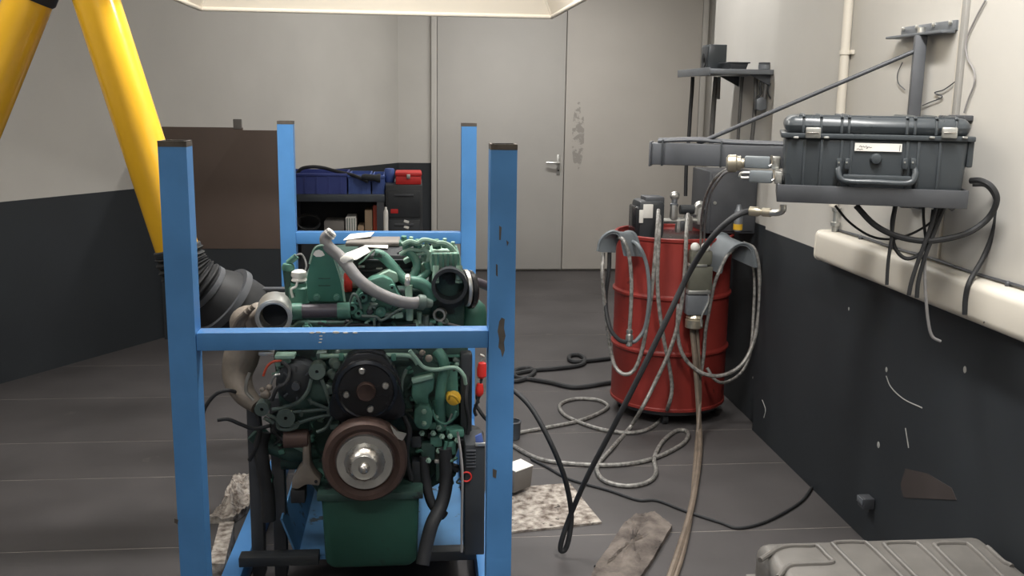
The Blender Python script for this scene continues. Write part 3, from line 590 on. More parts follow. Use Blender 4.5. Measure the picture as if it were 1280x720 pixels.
# red crocodile clamps hanging at the right
def clamp(px, py, k, label):
    t = thing('cable_clamp', label, 'clamp', P(px, py+10, 2.86), 'red clamps beside the engine')
    bm = BM(); lathe(bm, P(px,py+10*k,2.86), P(px+1,py-12*k,2.86)-P(px,py+10*k,2.86), [(0,0.007),(0.008,0.013*k+0.002),(0.028*k,0.016*k),(0.048*k,0.012*k),(0.052*k,0.004)], 10); part('grip', bm, 'red_plastic', t)
    part('jaw', tube(BM(), pathp([(px,py-11*k,2.86),(px+3,py-17*k,2.86),(px-2,py-20*k,2.86)]), 0.004, 6), 'zinc', t)
    part('lead', tube(BM(), pathp([(px,py+10*k,2.86),(px-3,py+22*k,2.86),(px-6,py+32*k,2.87),(px-4,py+40*k,2.88)]), 0.005, 6), 'black_rubber', t)
clamp(602, 463, 1.0, 'larger upper red clamp with metal jaw hanging beside the right front post')
clamp(599, 487, 0.8, 'smaller lower red clamp hanging beside the right front post')
# loose papers and a grey cover sheet lying on the engine
def sheet(pix, z, label):
    pts = [G(x, y, z) for x, y in pix]; q = [p+Vector((0,0,0.006*math.sin(p.x*40))) for p in pts]
    return solo('paper_sheet', prism(BM(), q, (0,0,0.002)), 'white_paper', label, 'paper', 'papers on the engine')
zvc = P(480,318,3.07).z+0.004
sheet([(420,321),(440,312),(457,308),(463,317),(446,324),(436,324)], zvc+0.005, 'white paper crumpled under the grey hose on the engine')
sheet([(455,309),(457,303),(485,304.5),(485,311)], zvc+0.002, 'small white paper lying right of the others on the black engine cover')
sheet([(429,300),(438,291.5),(468,292.5),(463,297.5)], zvc+0.0145, 'pale paper lying furthest back on the grey carton near the rear crossbar')
gx0, gx1 = P(434,300,3.3).x, P(500,300,3.3).x
gc = thing('grey_carton', 'flat grey carton lying on the back of the black engine cover', 'box', ((gx0+gx1)/2, 3.29, zvc))
part('carton_body', bx(gx0, gx1, 3.21, 3.36, zvc, zvc+0.012, 0.002), 'grey_card', gc)
part('carton_flap', bx(gx0+0.01, gx1-0.004, 3.212, 3.28, zvc+0.0122, zvc+0.0135), 'grey_card', gc)

# ================================================================== YELLOW EXTRACTION ARM
YA = 3.30; r = 26*S(YA)
ea = thing('fume_extraction_arm', 'jointed yellow tube extraction arm with black flexible end at the engine', 'duct', P(-330, 560, YA+0.3))
J = P(80, -120, YA)
lo1 = P(222, 312, YA); hi1 = P(121, 2, YA); lo1d = (lo1-hi1).normalized()
t1 = part('arm_tube', lathe(BM(), hi1-lo1d*0.02, lo1d, [(0,r),((lo1-hi1).length+0.02,r)], 32), 'yellow_paint', ea)
ring = BM(); lathe(ring, lo1-lo1d*0.01, lo1d, [(0,r+0.002),(0.004,r+0.007),(0.02,r+0.007),(0.024,r+0.002)], 32); part('clamp_band', ring, 'black_plastic', ea)
c1 = BM(); lathe(c1, hi1-lo1d*0.10, lo1d, [(0,r*0.9),(0.01,r+0.006),(0.075,r+0.006),(0.08,r+0.001)], 32); part('joint_collar', c1, 'black_plastic', ea)
hi2 = P(38, -4, YA); lo2 = P(-62, 246, YA); d2_ = (lo2-hi2).normalized()
part('arm_tube', lathe(BM(), hi2, d2_, [(0,r),((lo2-hi2).length,r)], 32), 'yellow_paint', ea)
c2 = BM(); lathe(c2, hi2-d2_*0.09, d2_, [(0,r*0.9),(0.01,r+0.006),(0.088,r+0.006),(0.095,r+0.001)], 32); part('joint_collar', c2, 'black_plastic', ea)
part('elbow_hose', tube(BM(), [hi2-d2_*0.05, hi2-d2_*0.2, J, hi1-lo1d*0.22, hi1-lo1d*0.06], r*0.97, 24), 'black_rubber', ea)
part('arm_base_hose', tube(BM(), [lo2-d2_*0.02, lo2+d2_*0.2, P(-170,420,YA), Vector((P(-170,420,YA).x-0.08, YA, 0.02))], r*1.02, 20), 'black_rubber', ea)
part('base_plate', bx(P(-170,420,YA).x-0.28, P(-170,420,YA).x+0.12, YA-0.2, YA+0.2, 0, 0.02, 0.004), 'dark_steel', ea)
# corrugated flexible end
fx = [(223,312,3.30),(228,330,3.30),(238,346,3.30),(256,360,3.31)]
path = spline(pathp(fx), 14); bm = BM()
tube(bm, path, r, 28, smooth=False, rfun=lambda t: r*(1.06+0.08*math.sin(t*2*PI*9)) + 0.012*t)
part('flexible_hose', bm, 'hose_black', ea)
ax = (P(312,400,3.37)-P(254,357,3.30)).normalized(); oo = P(254,358,3.31)
nz = part('nozzle', lathe(BM(), oo, ax, [(0,0.078),(0.02,0.088),(0.07,0.110),(0.13,0.122),(0.17,0.124),(0.17,0.112),(0.05,0.09)], 36, cap=False), 'hose_black', ea)
part('nozzle_rim', lathe(BM(), oo+ax*0.075, ax, [(0,0.112),(0.0,0.128),(0.022,0.131),(0.022,0.118)], 36, cap=False), 'dark_steel', nz)
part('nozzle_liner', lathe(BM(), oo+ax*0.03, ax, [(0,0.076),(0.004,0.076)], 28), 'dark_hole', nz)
ring = BM(); lathe(ring, oo-ax*0.005, ax, [(0,0.079),(0.003,0.088),(0.02,0.090),(0.024,0.084)], 30); part('nozzle_clamp', ring, 'dark_steel', nz)
solo('steel_flat_bar', box(BM(), P(326,362,3.36), (0.20,0.03,0.014), 0.002), 'dark_steel', 'dark flat steel bar lying level behind the turbo outlet', 'bar')
solo('white_carton', box(BM(), P(346,370,3.44), (0.07,0.05,0.05), 0.002), 'white_paper', 'small white carton corner behind the turbo outlet', 'box')

# ================================================================== LEFT BACKGROUND: brown steel partition
YP = 6.30; xa = -1.60; xb = P(361, 200, YP).x
pt = thing('steel_partition', 'brown steel partition plate standing in front of the slanted wall', 'partition', ((xa+xb)/2, YP, 0))
xm = P(303,160,YP).x; z1 = P(250,159,YP).z; z2 = P(330,163,YP).z; zl = P(300,311,YP).z
part('upper_plate', prism(BM(), [(xa+0.02,YP,zl),(xb,YP,zl),(xb,YP,z2),(xm,YP,z2),(xm,YP,z1),(xa-0.05+0.05,YP,z1)], (0,0.03,0), 0.002), 'brown_board', pt)
part('lower_plate', bx(xa+0.02, xb, YP+0.004, YP+0.034, 0, zl), 'dado_paint', pt)
bm = BM(); box(bm, P(297,155,YP+0.01), (0.05,0.03,0.06), 0.004); part('torn_bracket', bm, 'grey_card', pt)

# ================================================================== BENCH at the back
YW = 6.70
def xat(px, py, Y): return P(px, py, Y).x
bx0, bx1 = xat(355,245,YW), xat(481,245,YW); bz = P(420,243,YW).z
wbn = thing('workbench', 'dark steel workbench standing against the back corner', 'bench', ((bx0+bx1)/2, YW+0.25, 0))
part('bench_top', bx(bx0, bx1, YW, YW+0.5, bz-0.05, bz, 0.004), 'bench_steel', wbn)
for x in (bx0+0.03, bx1-0.03):
    for y in (YW+0.03, YW+0.47): part('leg', bx(x-0.025, x+0.025, y-0.025, y+0.025, 0, bz-0.05), 'dark_steel', wbn)
zs = P(430,291,YW+0.1).z
part('lower_shelf', bx(bx0, bx1, YW+0.02, YW+0.48, zs-0.03, zs), 'bench_steel', wbn)
part('back_panel', bx(bx0, bx1, YW+0.47, YW+0.49, zs, bz-0.05), 'black_plastic', wbn)
def crate(x0, x1, z0, h, y0, d, m, label, rib=3):
    t = thing('storage_crate', label, 'crate', ((x0+x1)/2, y0+d/2, z0), 'blue crates on the workbench')
    bm = BM(); th = 0.008
    for q in [(x0,x1,y0,y0+th),(x0,x1,y0+d-th,y0+d),(x0,x0+th,y0+th,y0+d-th),(x1-th,x1,y0+th,y0+d-th)]:
        box(bm, ((q[0]+q[1])/2,(q[2]+q[3])/2,z0+h/2), (q[1]-q[0], q[3]-q[2], h))
    box(bm, ((x0+x1)/2, y0+d/2, z0+0.004), (x1-x0-0.01, d-0.01, 0.008)); part('crate_body', bm, m, t)
    part('crate_rim', bx(x0-0.006, x1+0.006, y0-0.008, y0, z0+h-0.018, z0+h, 0.003), m, t)
    for k in range(rib):
        x = x0+(k+0.5)*(x1-x0)/rib; part('crate_rib', bx(x-0.005, x+0.005, y0-0.005, y0, z0+0.005, z0+h-0.018), m, t)
    return t
ch = P(400,217,YW).z-bz
crate(xat(358,230,YW), xat(433,230,YW), bz, ch, YW+0.02, 0.4, 'blue_crate', 'long dark blue crate at the left end of the workbench', 5)
crate(xat(435,230,YW), xat(463,230,YW), bz, ch*0.93, YW+0.04, 0.36, 'blue_crate_light', 'pale blue middle crate on the workbench under black straps', 3)
crate(xat(465,230,YW), xat(480,230,YW), bz, ch*0.9, YW+0.04, 0.36, 'blue_crate_light', 'narrow pale blue crate at the right end of the workbench', 2)
solo('cable_loop', tube(BM(), pathp([(371,217,6.82),(378,210.5,6.82),(392,208.5,6.82),(405,210,6.82),(416,213,6.8),(432,217,6.76),(444,220,6.72),(460,227,6.68)]), 0.012, 8), 'black_rubber', 'black hose looped over the blue crates on the workbench', 'hose')
bm = BM(); lathe(bm, P(452,221,6.69), P(475,223,6.69)-P(452,221,6.69), [(0,0.014),(0.02,0.022),(0.09,0.022),(0.11,0.03),(0.125,0.03)], 14); solo('angle_grinder', bm, 'black_plastic', 'black handled tool lying across the pale blue crates', 'tool')
# tool cabinet at the right of the bench
kx0, kx1 = xat(482,250,YW), xat(528,250,YW); kz = P(505,231,YW).z
kb = thing('tool_cabinet', 'black drawer cabinet at the right end of the workbench', 'cabinet', ((kx0+kx1)/2, YW+0.25, 0))
part('cabinet_body', bx(kx0, kx1, YW, YW+0.5, 0, kz, 0.006), 'black_plastic', kb)
for k in range(4):
    z1_ = kz-0.04-k*0.2; dr = part('drawer', bx(kx0+0.015, kx1-0.015, YW-0.012, YW, z1_-0.18, z1_, 0.004), 'black_plastic', kb)
    part('drawer_handle', bx(kx0+0.06, kx1-0.06, YW-0.022, YW-0.012, z1_-0.035, z1_-0.022, 0.002), 'dark_steel', dr)
for k in range(2):
    q = P(508,277+k*7,YW-0.014); bm = BM(); box(bm, q, (0.035,0.006,0.018), 0.003, Matrix.Rotation(0.3,3,'Y')); part('white_sticker', bm, 'white_paper', kb)
q = P(493,264,YW-0.014); bm = BM(); box(bm, q, (0.05,0.006,0.03), 0.003); part('red_sticker', bm, 'red_box', kb)
rb = thing('red_toolbox', 'small red toolbox on top of the black drawer cabinet', 'toolbox', (xat(511,230,YW), YW+0.15, kz))
x0, x1 = xat(494.5,224,YW+0.02), xat(526.5,224,YW+0.02); hh = P(510,215.5,YW+0.02).z-kz
part('box_body', bx(x0, x1, YW+0.02, YW+0.26, kz, kz+hh*0.68, 0.006), 'red_box', rb)
part('box_lid', bx(x0-0.004, x1+0.004, YW+0.015, YW+0.265, kz+hh*0.68, kz+hh, 0.01), 'red_box', rb)
part('latch', bx((x0+x1)/2-0.012, (x0+x1)/2+0.012, YW+0.006, YW+0.02, kz+hh*0.5, kz+hh*0.85, 0.002), 'zinc', rb)
solo('blue_tin', lathe(BM(), (xat(487,230,YW+0.2), YW+0.2, kz), (0,0,1), [(0,0.03),(0.01,0.035),(0.085,0.035),(0.095,0.03)], 18), 'blue_crate_light', 'blue tin beside the red toolbox on the drawer cabinet', 'tin')
# boxes on the lower shelf
def shelf_box(pa, pb, top, m, name, label, cat, dep=0.2, bev=0.004):
    x0, x1 = xat(pa,280,YW+0.06), xat(pb,280,YW+0.06); z1 = P(pa,top,YW+0.06).z
    t = thing(name, label, cat, ((x0+x1)/2, YW+0.06+dep/2, zs))
    part('box_body', bx(x0, x1, YW+0.06, YW+0.06+dep, zs, z1, bev), m, t)
    part('box_flap', bx(x0+0.004, (x0+x1)/2-0.001, YW+0.062, YW+0.058+dep, z1, z1+0.004), m, t)
    part('box_flap', bx((x0+x1)/2+0.001, x1-0.004, YW+0.062, YW+0.058+dep, z1, z1+0.004), m, t)
    return t
shelf_box(405,430,277,'grey_card','carton','grey carton on the bench shelf left of the striped box','box')
sbx = shelf_box(432,445,272,'white_paper','carton','narrow pale box with dark stripes on the bench shelf','box')
for k in range(4):
    x = xat(433.5+k*3,280,YW+0.055); part('stripe', bx(x, x+0.006, YW+0.056, YW+0.06, zs+0.01, P(440,274,YW).z), 'bracket_grey', sbx)
shelf_box(447,455,283,'cardboard','carton','low brown carton on the bench shelf beside the tall one','box')
shelf_box(456,465.5,263,'cardboard','carton','tall brown carton on the bench shelf next to the red panel','box')
shelf_box(466.5,474,257,'orange_red','carton','tall orange red carton on the bench shelf','box')
solo('white_bottle', lathe(BM(), (xat(482.5,285,YW-0.06), YW-0.075, P(482,300,YW-0.06).z), (0,0,1), [(0,0.012),(0.004,0.016),(0.19,0.016),(0.205,0.012),(0.21,0.008),(0.225,0.008)], 14), 'white_plastic', 'slim white tube bottle in front of the black drawer cabinet', 'bottle')
# small shelf carrying that bottle
bm = BM(); q = P(482,300,YW-0.06); box(bm, (q.x, YW-0.067, q.z-0.006), (0.08,0.11,0.012)); part('bottle_ledge', bm, 'dark_steel', kb)
bm = BM(); lathe(bm, P(412,272,YW+0.02), (0,0.2,1), [(0,0.05),(0.02,0.055),(0.03,0.04)], 18); 
solo('cable_coil', tube(BM(), [P(386+14*math.cos(k*0.5), 279+9*math.sin(k*0.5)-k*0.1, YW+0.12+0.003*k) for k in range(26)], 0.008, 6, n=2), 'black_rubber', 'black cable coil at the left end of the bench shelf', 'cable')

# ================================================================== RED DRUM
DC = Vector((0,0,0)); q = G(836,517,0.07); DR = 0.283; DX, DY = q.x+0.062, q.y+DR; DZ = 0.07; DH = P(850,299,q.y+0.01).z-DZ
dr = thing('oil_drum', 'red steel oil drum standing on a low dolly beside the black wall', 'drum', (DX, DY, DZ))
prof = [(0.0,DR-0.008),(0.004,DR+0.004),(0.016,DR+0.004),(0.02,DR)]
for z in (DH*0.34, DH*0.66): prof += [(z-0.016,DR-0.001),(z-0.013,DR),(z-0.005,DR+0.009),(z+0.005,DR+0.009),(z+0.013,DR),(z+0.016,DR-0.001)]
prof += [(DH-0.02,DR),(DH-0.016,DR+0.004)]
body = BM(); lathe(body, (DX,DY,DZ), (0,0,1), prof+[(DH-0.016,DR-0.006),(DH-0.03,DR-0.01)], 56); part('drum_body', body, 'red_drum', dr)
rim = BM(); lathe(rim, (DX,DY,DZ+DH-0.016), (0,0,1), [(0,DR+0.001),(0.0,DR+0.007),(0.014,DR+0.009),(0.018,DR+0.003),(0.016,DR-0.006),(0.0,DR-0.006)], 56, cap=False); part('drum_rim', rim, 'red_drum', dr)
part('drum_lid', lathe(BM(), (DX,DY,DZ+DH-0.03), (0,0,1), [(0,DR-0.008),(0.004,DR-0.008),(0.006,DR-0.03)], 48), 'black_gloss', dr)
dol = thing('drum_dolly', 'low black wheeled dolly under the red drum', 'dolly', (DX, DY, 0))
part('dolly_ring', lathe(BM(), (DX,DY,0.05), (0,0,1), [(0,DR-0.06),(0,DR-0.02),(0.02,DR-0.02),(0.02,DR-0.06),(0,DR-0.06)], 40, cap=False), 'dark_steel', dol)
for k in range(4):
    a_ = PI/4+0.5+k*PI/2; c = Vector((DX+math.cos(a_)*(DR-0.05), DY+math.sin(a_)*(DR-0.05), 0.026))
    part('caster', cyl(BM(), c-Vector((0.012,0,0)), c+Vector((0.012,0,0)), 0.026), 'black_rubber', dol)
ZT = DZ+DH-0.024
# pump motor
YM = DY-0.06
pm = thing('pump_motor', 'black electric pump with white rating plate on the drum lid', 'pump', (P(812,280,YM).x, YM, ZT))
x0, x1 = P(793,270,YM).x, P(828,270,YM).x; zb_, zt_ = ZT, P(812,250,YM).z
part('motor_body', bx(x0+0.01, x1, YM-0.05, YM+0.12, zb_, zt_, 0.02), 'black_plastic', pm)
part('motor_fan_cover', bx(x0-0.004, x0+0.03, YM-0.045, YM+0.11, zb_+0.01, zt_-0.03, 0.008), 'black_gloss', pm)
part('terminal_box', bx(P(805,250,YM).x, P(829,250,YM).x, YM-0.03, YM+0.08, zt_-0.02, P(812,247.5,YM).z+0.008, 0.006), 'dark_steel', pm)
part('rating_plate', bx(P(801,260,YM).x, P(813,260,YM).x, YM-0.056, YM-0.049, P(806,271,YM).z, P(806,254,YM).z, 0.002), 'white_plastic', pm)
part('rating_plate', bx(P(796,270,YM).x, P(801,270,YM).x, YM-0.056, YM-0.047, P(798,277,YM).z, P(798,261,YM).z, 0.002), 'white_plastic', pm)
# valve manifold
YV = DY-0.04
vm = thing('valve_manifold', 'bright pipe fittings and ball valves on the drum lid', 'valve', (P(850,282,YV).x, YV, ZT))
def vpt(px, py): return P(px, py, YV)
part('manifold_pipe', tube(BM(), [vpt(826,276), vpt(845,276), vpt(862,275), vpt(874,276)], 0.014, 12, smooth=False), 'zinc', vm)
for (px, py0, py1, r_) in [(841.5,274,256,0.020),(848,290,276,0.020),(860,288,270,0.022),(874,280,260,0.020),(858,278,268,0.018)]:
    z0_ = max(vpt(px,py0).z, ZT); part('fitting', lathe(BM(), Vector((vpt(px,py0).x, YV-0.004, z0_)), (0,0,1), [(0,r_*0.9),(0.012,r_),(0.02,r_),(max(0.03, vpt(px,py1).z-z0_),r_*0.85)], 8), 'zinc', vm)
part('gauge', sphere(BM(), vpt(843.5,245), 0.024, (1,0.7,1)), 'zinc', vm)
part('gauge_stem', lathe(BM(), vpt(842.5,258), vpt(843.5,248)-vpt(842.5,258), [(0,0.020),(0.012,0.020),(0.016,0.014),(0.05,0.014)], 10), 'grey_steel', vm)
part('solenoid', cyl(BM(), vpt(850,262), vpt(867,262), 0.023), 'black_plastic', vm)
part('return_elbow', tube(BM(), [vpt(869,268), vpt(871,258), vpt(876,255), vpt(878,262)], 0.016, 12), 'zinc', vm)
part('outlet_elbow', tube(BM(), [vpt(880,277), vpt(888,278), vpt(891,284), vpt(891,291)], 0.013, 10), 'zinc', vm)
part('valve_block', box(BM(), vpt(855,282), (0.05,0.05,0.05), 0.006), 'dark_steel', vm)
# hose saddles hooked on the drum
def saddle(pts, Yf, ext, label):
    """curved sheet over which the hoses hang"""
    t = thing('hose_saddle', label, 'hook', P(*pts[-1], Yf), 'grey hose saddles on the drum')
    bm = BM(); fr = spline([P(x, y, Yf) for x, y in pts], 5); rings = []
    ext = Vector(ext)
    cen = sum(fr, Vector())/len(fr); cen.z = min(p.z for p in fr)
    A = [bm.verts.new(p) for p in fr]; B = [bm.verts.new(p+ext) for p in fr]
    A2 = [bm.verts.new(p+(cen-p).normalized()*0.012) for p in fr]; B2 = [bm.verts.new(p+ext+(cen-p).normalized()*0.012) for p in fr]
    for k in range(len(fr)-1):
        bm.faces.new((A[k],A[k+1],B[k+1],B[k])); bm.faces.new((A2[k],B2[k],B2[k+1],A2[k+1]))
        bm.faces.new((A[k],A2[k],A2[k+1],A[k+1])); bm.faces.new((B[k],B[k+1],B2[k+1],B2[k]))
    for k in (0,-1): bm.faces.new((A[k],B[k],B2[k],A2[k]))
    part('saddle_sheet', bm, 'grey_saddle', t)
    e = BM(); tube(e, fr, 0.006, 8, smooth=False); part('rolled_edge', e, 'grey_saddle', t)
    e = BM(); tube(e, [p+ext for p in fr], 0.008, 8, smooth=False); part('rolled_edge', e, 'grey_saddle', t)
    return t
saddle([(747,314),(750,301),(758,292),(768,289),(776,295),(783,320)], DY-DR-0.03, (0.085,0.06,-0.012), 'grey curved hose saddle on the left side of the red drum')
saddle([(899,342),(905,322),(917,308),(930,304),(941,312),(946,334)], DY-DR-0.05, (-0.075,0.10,0.03), 'grey curved hose saddle on the right side of the red drum')
# heavy-duty multi-pin connector hanging on the drum front
YK = DY-DR-0.05
hc = thing('multipin_connector', 'large grey rectangular plug connector hanging on the drum front', 'connector', P(868,412,YK))
def kbx(px0, px1, py0, py1, d, m, name, bev=0.006, par=None):
    a_, b_ = P(px0,py0,YK), P(px1,py1,YK)
    return part(name, bx(a_.x, b_.x, YK-d/2, YK+d/2, b_.z, a_.z, bev), m, par or hc)
kbx(862,888,312,331,0.07,'olive_grey','upper_hood',0.012); kbx(860,887,332,361,0.08,'olive_grey','middle_shell',0.006)
kbx(857,885,361,366,0.09,'zinc','clamp_bar',0.004); kbx(857,882,367,392,0.075,'grey_steel','lower_shell',0.006)
kbx(859,881,329,332,0.086,'zinc','gasket_band',0.002)
for px in (869,882): part('round_knob', sphere(BM(), P(px,309,YK-0.02), 0.022), 'white_plastic', hc)
part('cable_gland', lathe(BM(), P(868,393,YK), (0,0,-1), [(0,0.034),(0.012,0.040),(0.02,0.036),(0.024,0.042),(0.06,0.042),(0.066,0.03)], 18), 'brass', hc)
part('latch_lever', tube(BM(), [P(884,362,YK-0.04), P(886,376,YK-0.04), P(877,396,YK-0.04), P(877,408,YK-0.04)], 0.005, 6), 'zinc', hc)

# hoses ---------------------------------------------------------------
def hose(name, pts, r_, m, label, grp=None, seg=8, n=6, cat='hose'):
    P3 = [(p if isinstance(p, Vector) else P(*p) if len(p) == 3 else G(p[0], p[1], r_)) for p in pts]
    return solo(name, tube(BM(), P3, r_, seg, n), m, label, cat, grp)
g1 = 'hoses hanging from the drum'
yd = DY-DR-0.02
hose('braided_hose', [(823,263,yd+0.12),(822,280,yd),(819,320,yd-0.02),(814,370,yd-0.02),(808,410,yd-0.02),(802,440,yd-0.02),(793,462,yd-0.02),(781,468,yd-0.02),(769,458,yd+0.02),(762,430,yd+0.05),(757,390,yd+0.05),(753,345,yd+0.02),(754,316,yd+0.05)], 0.0095, 'braided', 'silver braided hose from the pump looping up to the left saddle', g1)
hose('braided_hose', [(824,270,yd+0.12),(824,285,yd-0.01),(822,340,yd-0.03),(823,375,yd-0.03),(829,420,yd-0.03),(836,455,yd-0.03),(840,484,yd-0.03),(836,506,yd-0.03),(828,522),(813,535),(789,541),(753,537),(720,526),(703,516),(701,505),(720,498.5),(747,500),(760,508),(745,518),(720,527),(680,535),(648,541),(632,545)], 0.0092, 'braided', 'silver hose dropping down the drum front into a coil on the floor', g1)
hose('braided_hose', [(860,268,yd+0.14),(858,290,yd-0.01),(856,340,yd-0.03),(850,392,yd-0.03),(838,436,yd-0.04),(818,480,yd-0.05),(802,511,yd-0.08),(787,535),(765,560),(748,580),(748,593),(760,603),(785,607.5),(809,603),(820,591),(818,572),(829,551),(847,538),(860,541),(853,555),(817,573),(773,581),(720,580),(672,573),(636,554)], 0.0095, 'braided', 'grey hose running from the drum front across the floor in a large loop', g1)
hose('rubber_hose', [(762,314,yd+0.04),(761,340,yd+0.05),(757,375,yd+0.05),(762,408,yd),(773,424,yd-0.03),(784,428,yd-0.03)], 0.010, 'black_rubber', 'black hose hanging from the left saddle to the small coupling', g1)
h_ = hose('braided_hose', [(770,296,yd+0.05),(779,300,yd-0.03),(786,318,yd-0.03),(789,345,yd-0.03),(789,376,yd-0.03),(787,412,yd-0.03)], 0.0092, 'braided', 'short silver hose with end coupling hanging from the left saddle', g1)
part('end_coupling', lathe(BM(), P(787,412,yd-0.03), (0,0,-1), [(0,0.014),(0.01,0.016),(0.02,0.013),(0.03,0.018),(0.05,0.018),(0.055,0.013),(0.075,0.016),(0.08,0.01)], 12), 'zinc', h_)
hose('rubber_hose', [(784,300,yd+0.1),(797,306,yd-0.02),(807,326,yd-0.03),(811,352,yd-0.03),(811,380,yd-0.03),(806,410,yd-0.02),(796,425,yd-0.02),(789,428,yd-0.02)], 0.009, 'grey_saddle', 'grey hose from the left saddle crossing the red drum', g1)
hose('braided_hose', [(924,306,yd+0.04),(910,318,yd-0.03),(901,335,yd-0.03),(893,355,yd-0.03),(887,385,yd-0.03),(882,413,yd-0.03),(880,440,yd-0.02),(876,470,yd-0.02)], 0.0085, 'braided', 'silver hose hanging down the left leg of the right saddle', g1)
hose('braided_hose', [(930,304,yd+0.04),(943,312,yd-0.02),(949,340,yd-0.02),(949,385,yd-0.02),(942,427,yd-0.03),(927,456,yd-0.06),(904,469,yd-0.08),(882,468,yd-0.08),(864,457,yd-0.05),(852,440,yd-0.04),(847,415,yd-0.03),(848,380,yd-0.02)], 0.0095, 'braided', 'silver hose in a wide loop below the right saddle', g1)
hose('braided_hose', [(926,308,yd+0.1),(937,316,yd+0.1),(943,345,yd+0.06),(942,390,yd+0.04),(938,440,yd),(926,466,yd-0.03),(906,478,yd-0.04),(893,474,yd-0.04),(884,460,yd-0.03)], 0.0075, 'braided', 'thinner second loop of silver hose behind the right saddle', g1)
# cables from the connector
hose('tan_cable', [(865,410,YK),(868,440,yd-0.04),(872,490,yd-0.06),(874,530,yd-0.10),(875,556),(872,590),(863,640),(848,690),(836,725)], 0.0125, 'tan_hose', 'thick tan cable dropping from the grey connector to the floor', 'cables under the connector', cat='cable')
hose('tan_cable', [(871,410,YK),(873,440,yd-0.03),(875,490,yd-0.05),(873,530,yd-0.12),(871,552),(868,590),(864,640),(854,690),(843,725)], 0.009, 'tan_hose', 'thin tan cable beside the thick one under the grey connector', 'cables under the connector', cat='cable')
hose('black_hose', [(764,478),(720,484),(688,478),(664,474),(645,471),(644,463),(660,460),(668,465),(655,474),(640,476),(626,470)], 0.013, 'black_rubber', 'dark hose lying along the floor with a small loop behind the blue post', 'dark hoses on the back floor')
hose('black_hose', [(640,468),(665,463),(700,460),(726,456),(731,449),(723,443.5),(712,445),(714,451),(730,451.5),(763,448)], 0.013, 'black_rubber', 'dark hose furthest back on the floor with a small round loop', 'dark hoses on the back floor')
hose('floor_cable', [(664,574),(684,584),(712,599),(761,613),(797,625),(821,625.5),(857,639),(900,653),(924,660),(960,651),(1000,628),(1016,608)], 0.006, 'black_rubber', 'thin black cable snaking over the floor toward the black wall', cat='cable')

# ================================================================== WALL BOX, PIPE, FILTER behind the drum
eb = thing('wall_cabinet', 'dark grey metal cabinet fixed to the wall behind the drum', 'cabinet', (1.535, 4.74, P(910,290,4.61).z))
x0 = P(886.5,230,4.61).x; zt_ = P(910,214.5,4.61).z; zb_ = P(910,292,4.61).z
part('cabinet_body', bx(x0, XR2-0.004, 4.61, 4.90, zb_, zt_, 0.004), 'dark_steel', eb)
part('cabinet_door', bx(x0+0.012, XR2-0.016, 4.602, 4.61, zb_+0.012, zt_-0.012, 0.003), 'dark_steel', eb)
part('door_lock', cyl(BM(), (x0+0.03,4.602,(zb_+zt_)/2), (x0+0.03,4.596,(zb_+zt_)/2), 0.008), 'zinc', eb)
q = P(920,350,4.9)
solo('grey_downpipe', tube(BM(), [Vector((XR2-0.045, 4.98, 0.9)), Vector((XR2-0.045, 4.98, 0.5)), Vector((XR2-0.045, 4.98, 0.2))], 0.035, 16, smooth=False), 'grey_saddle', 'grey vertical pipe on the wall right behind the drum', 'pipe')
fi = thing('inline_filter', 'small clear grey filter with yellow tag above the right saddle', 'filter', P(922,290,4.5))
part('filter_bowl', lathe(BM(), P(922,290,4.5), (0,0,1), [(0,0.014),(0.006,0.020),(0.10,0.020),(0.11,0.014),(0.13,0.010)], 16), 'grey_steel', fi)
part('yellow_tag', lathe(BM(), P(922,289,4.5), (0,0,1), [(0.008,0.0215),(0.035,0.0215)], 16), 'yellow_plastic', fi)

# ================================================================== JIB ARM WITH TRAY AND RUGGED CASE
YJB = W(1146,100,XR-0.04).y
xpost = XR-0.04
wj = thing('jib_wall_plate', 'grey angle steel plate with four bolts on the right wall carrying the jib', 'bracket', (XR-0.01, YJB, 1.7))
pa, pb = W(1129,34,XR-0.004), W(1197,25,XR-0.004)
ztop = (pa.z+pb.z)/2; zl_ = W(1160,42,XR-0.004).z
part('wall_plate', bx(XR-0.010, XR, min(pa.y,pb.y), max(pa.y,pb.y), zl_, ztop, 0.001), 'grey_steel', wj)
for t_ in (0.06, 0.33, 0.64, 0.93):
    y = pa.y+(pb.y-pa.y)*t_; bm = BM(); lathe(bm, (XR-0.010,y,(ztop+zl_)/2+0.008), (-1,0,0), [(0,0.008),(0.006,0.008),(0.008,0.005)], 6); part('plate_bolt', bm, 'zinc', wj)
part('plate_flange', bx(xpost-0.012, XR-0.008, min(pa.y,pb.y), max(pa.y,pb.y)+0.02, zl_-0.008, zl_, 0.001), 'grey_steel', wj)
part('pivot_pin', cyl(BM(), (xpost,YJB,zl_), (xpost,YJB,zl_+0.016), 0.012), 'zinc', wj)
part('lower_bearing', bx(xpost+0.019, XR, YJB-0.05, YJB+0.05, 1.22, 1.25, 0.002), 'dark_steel', wj)
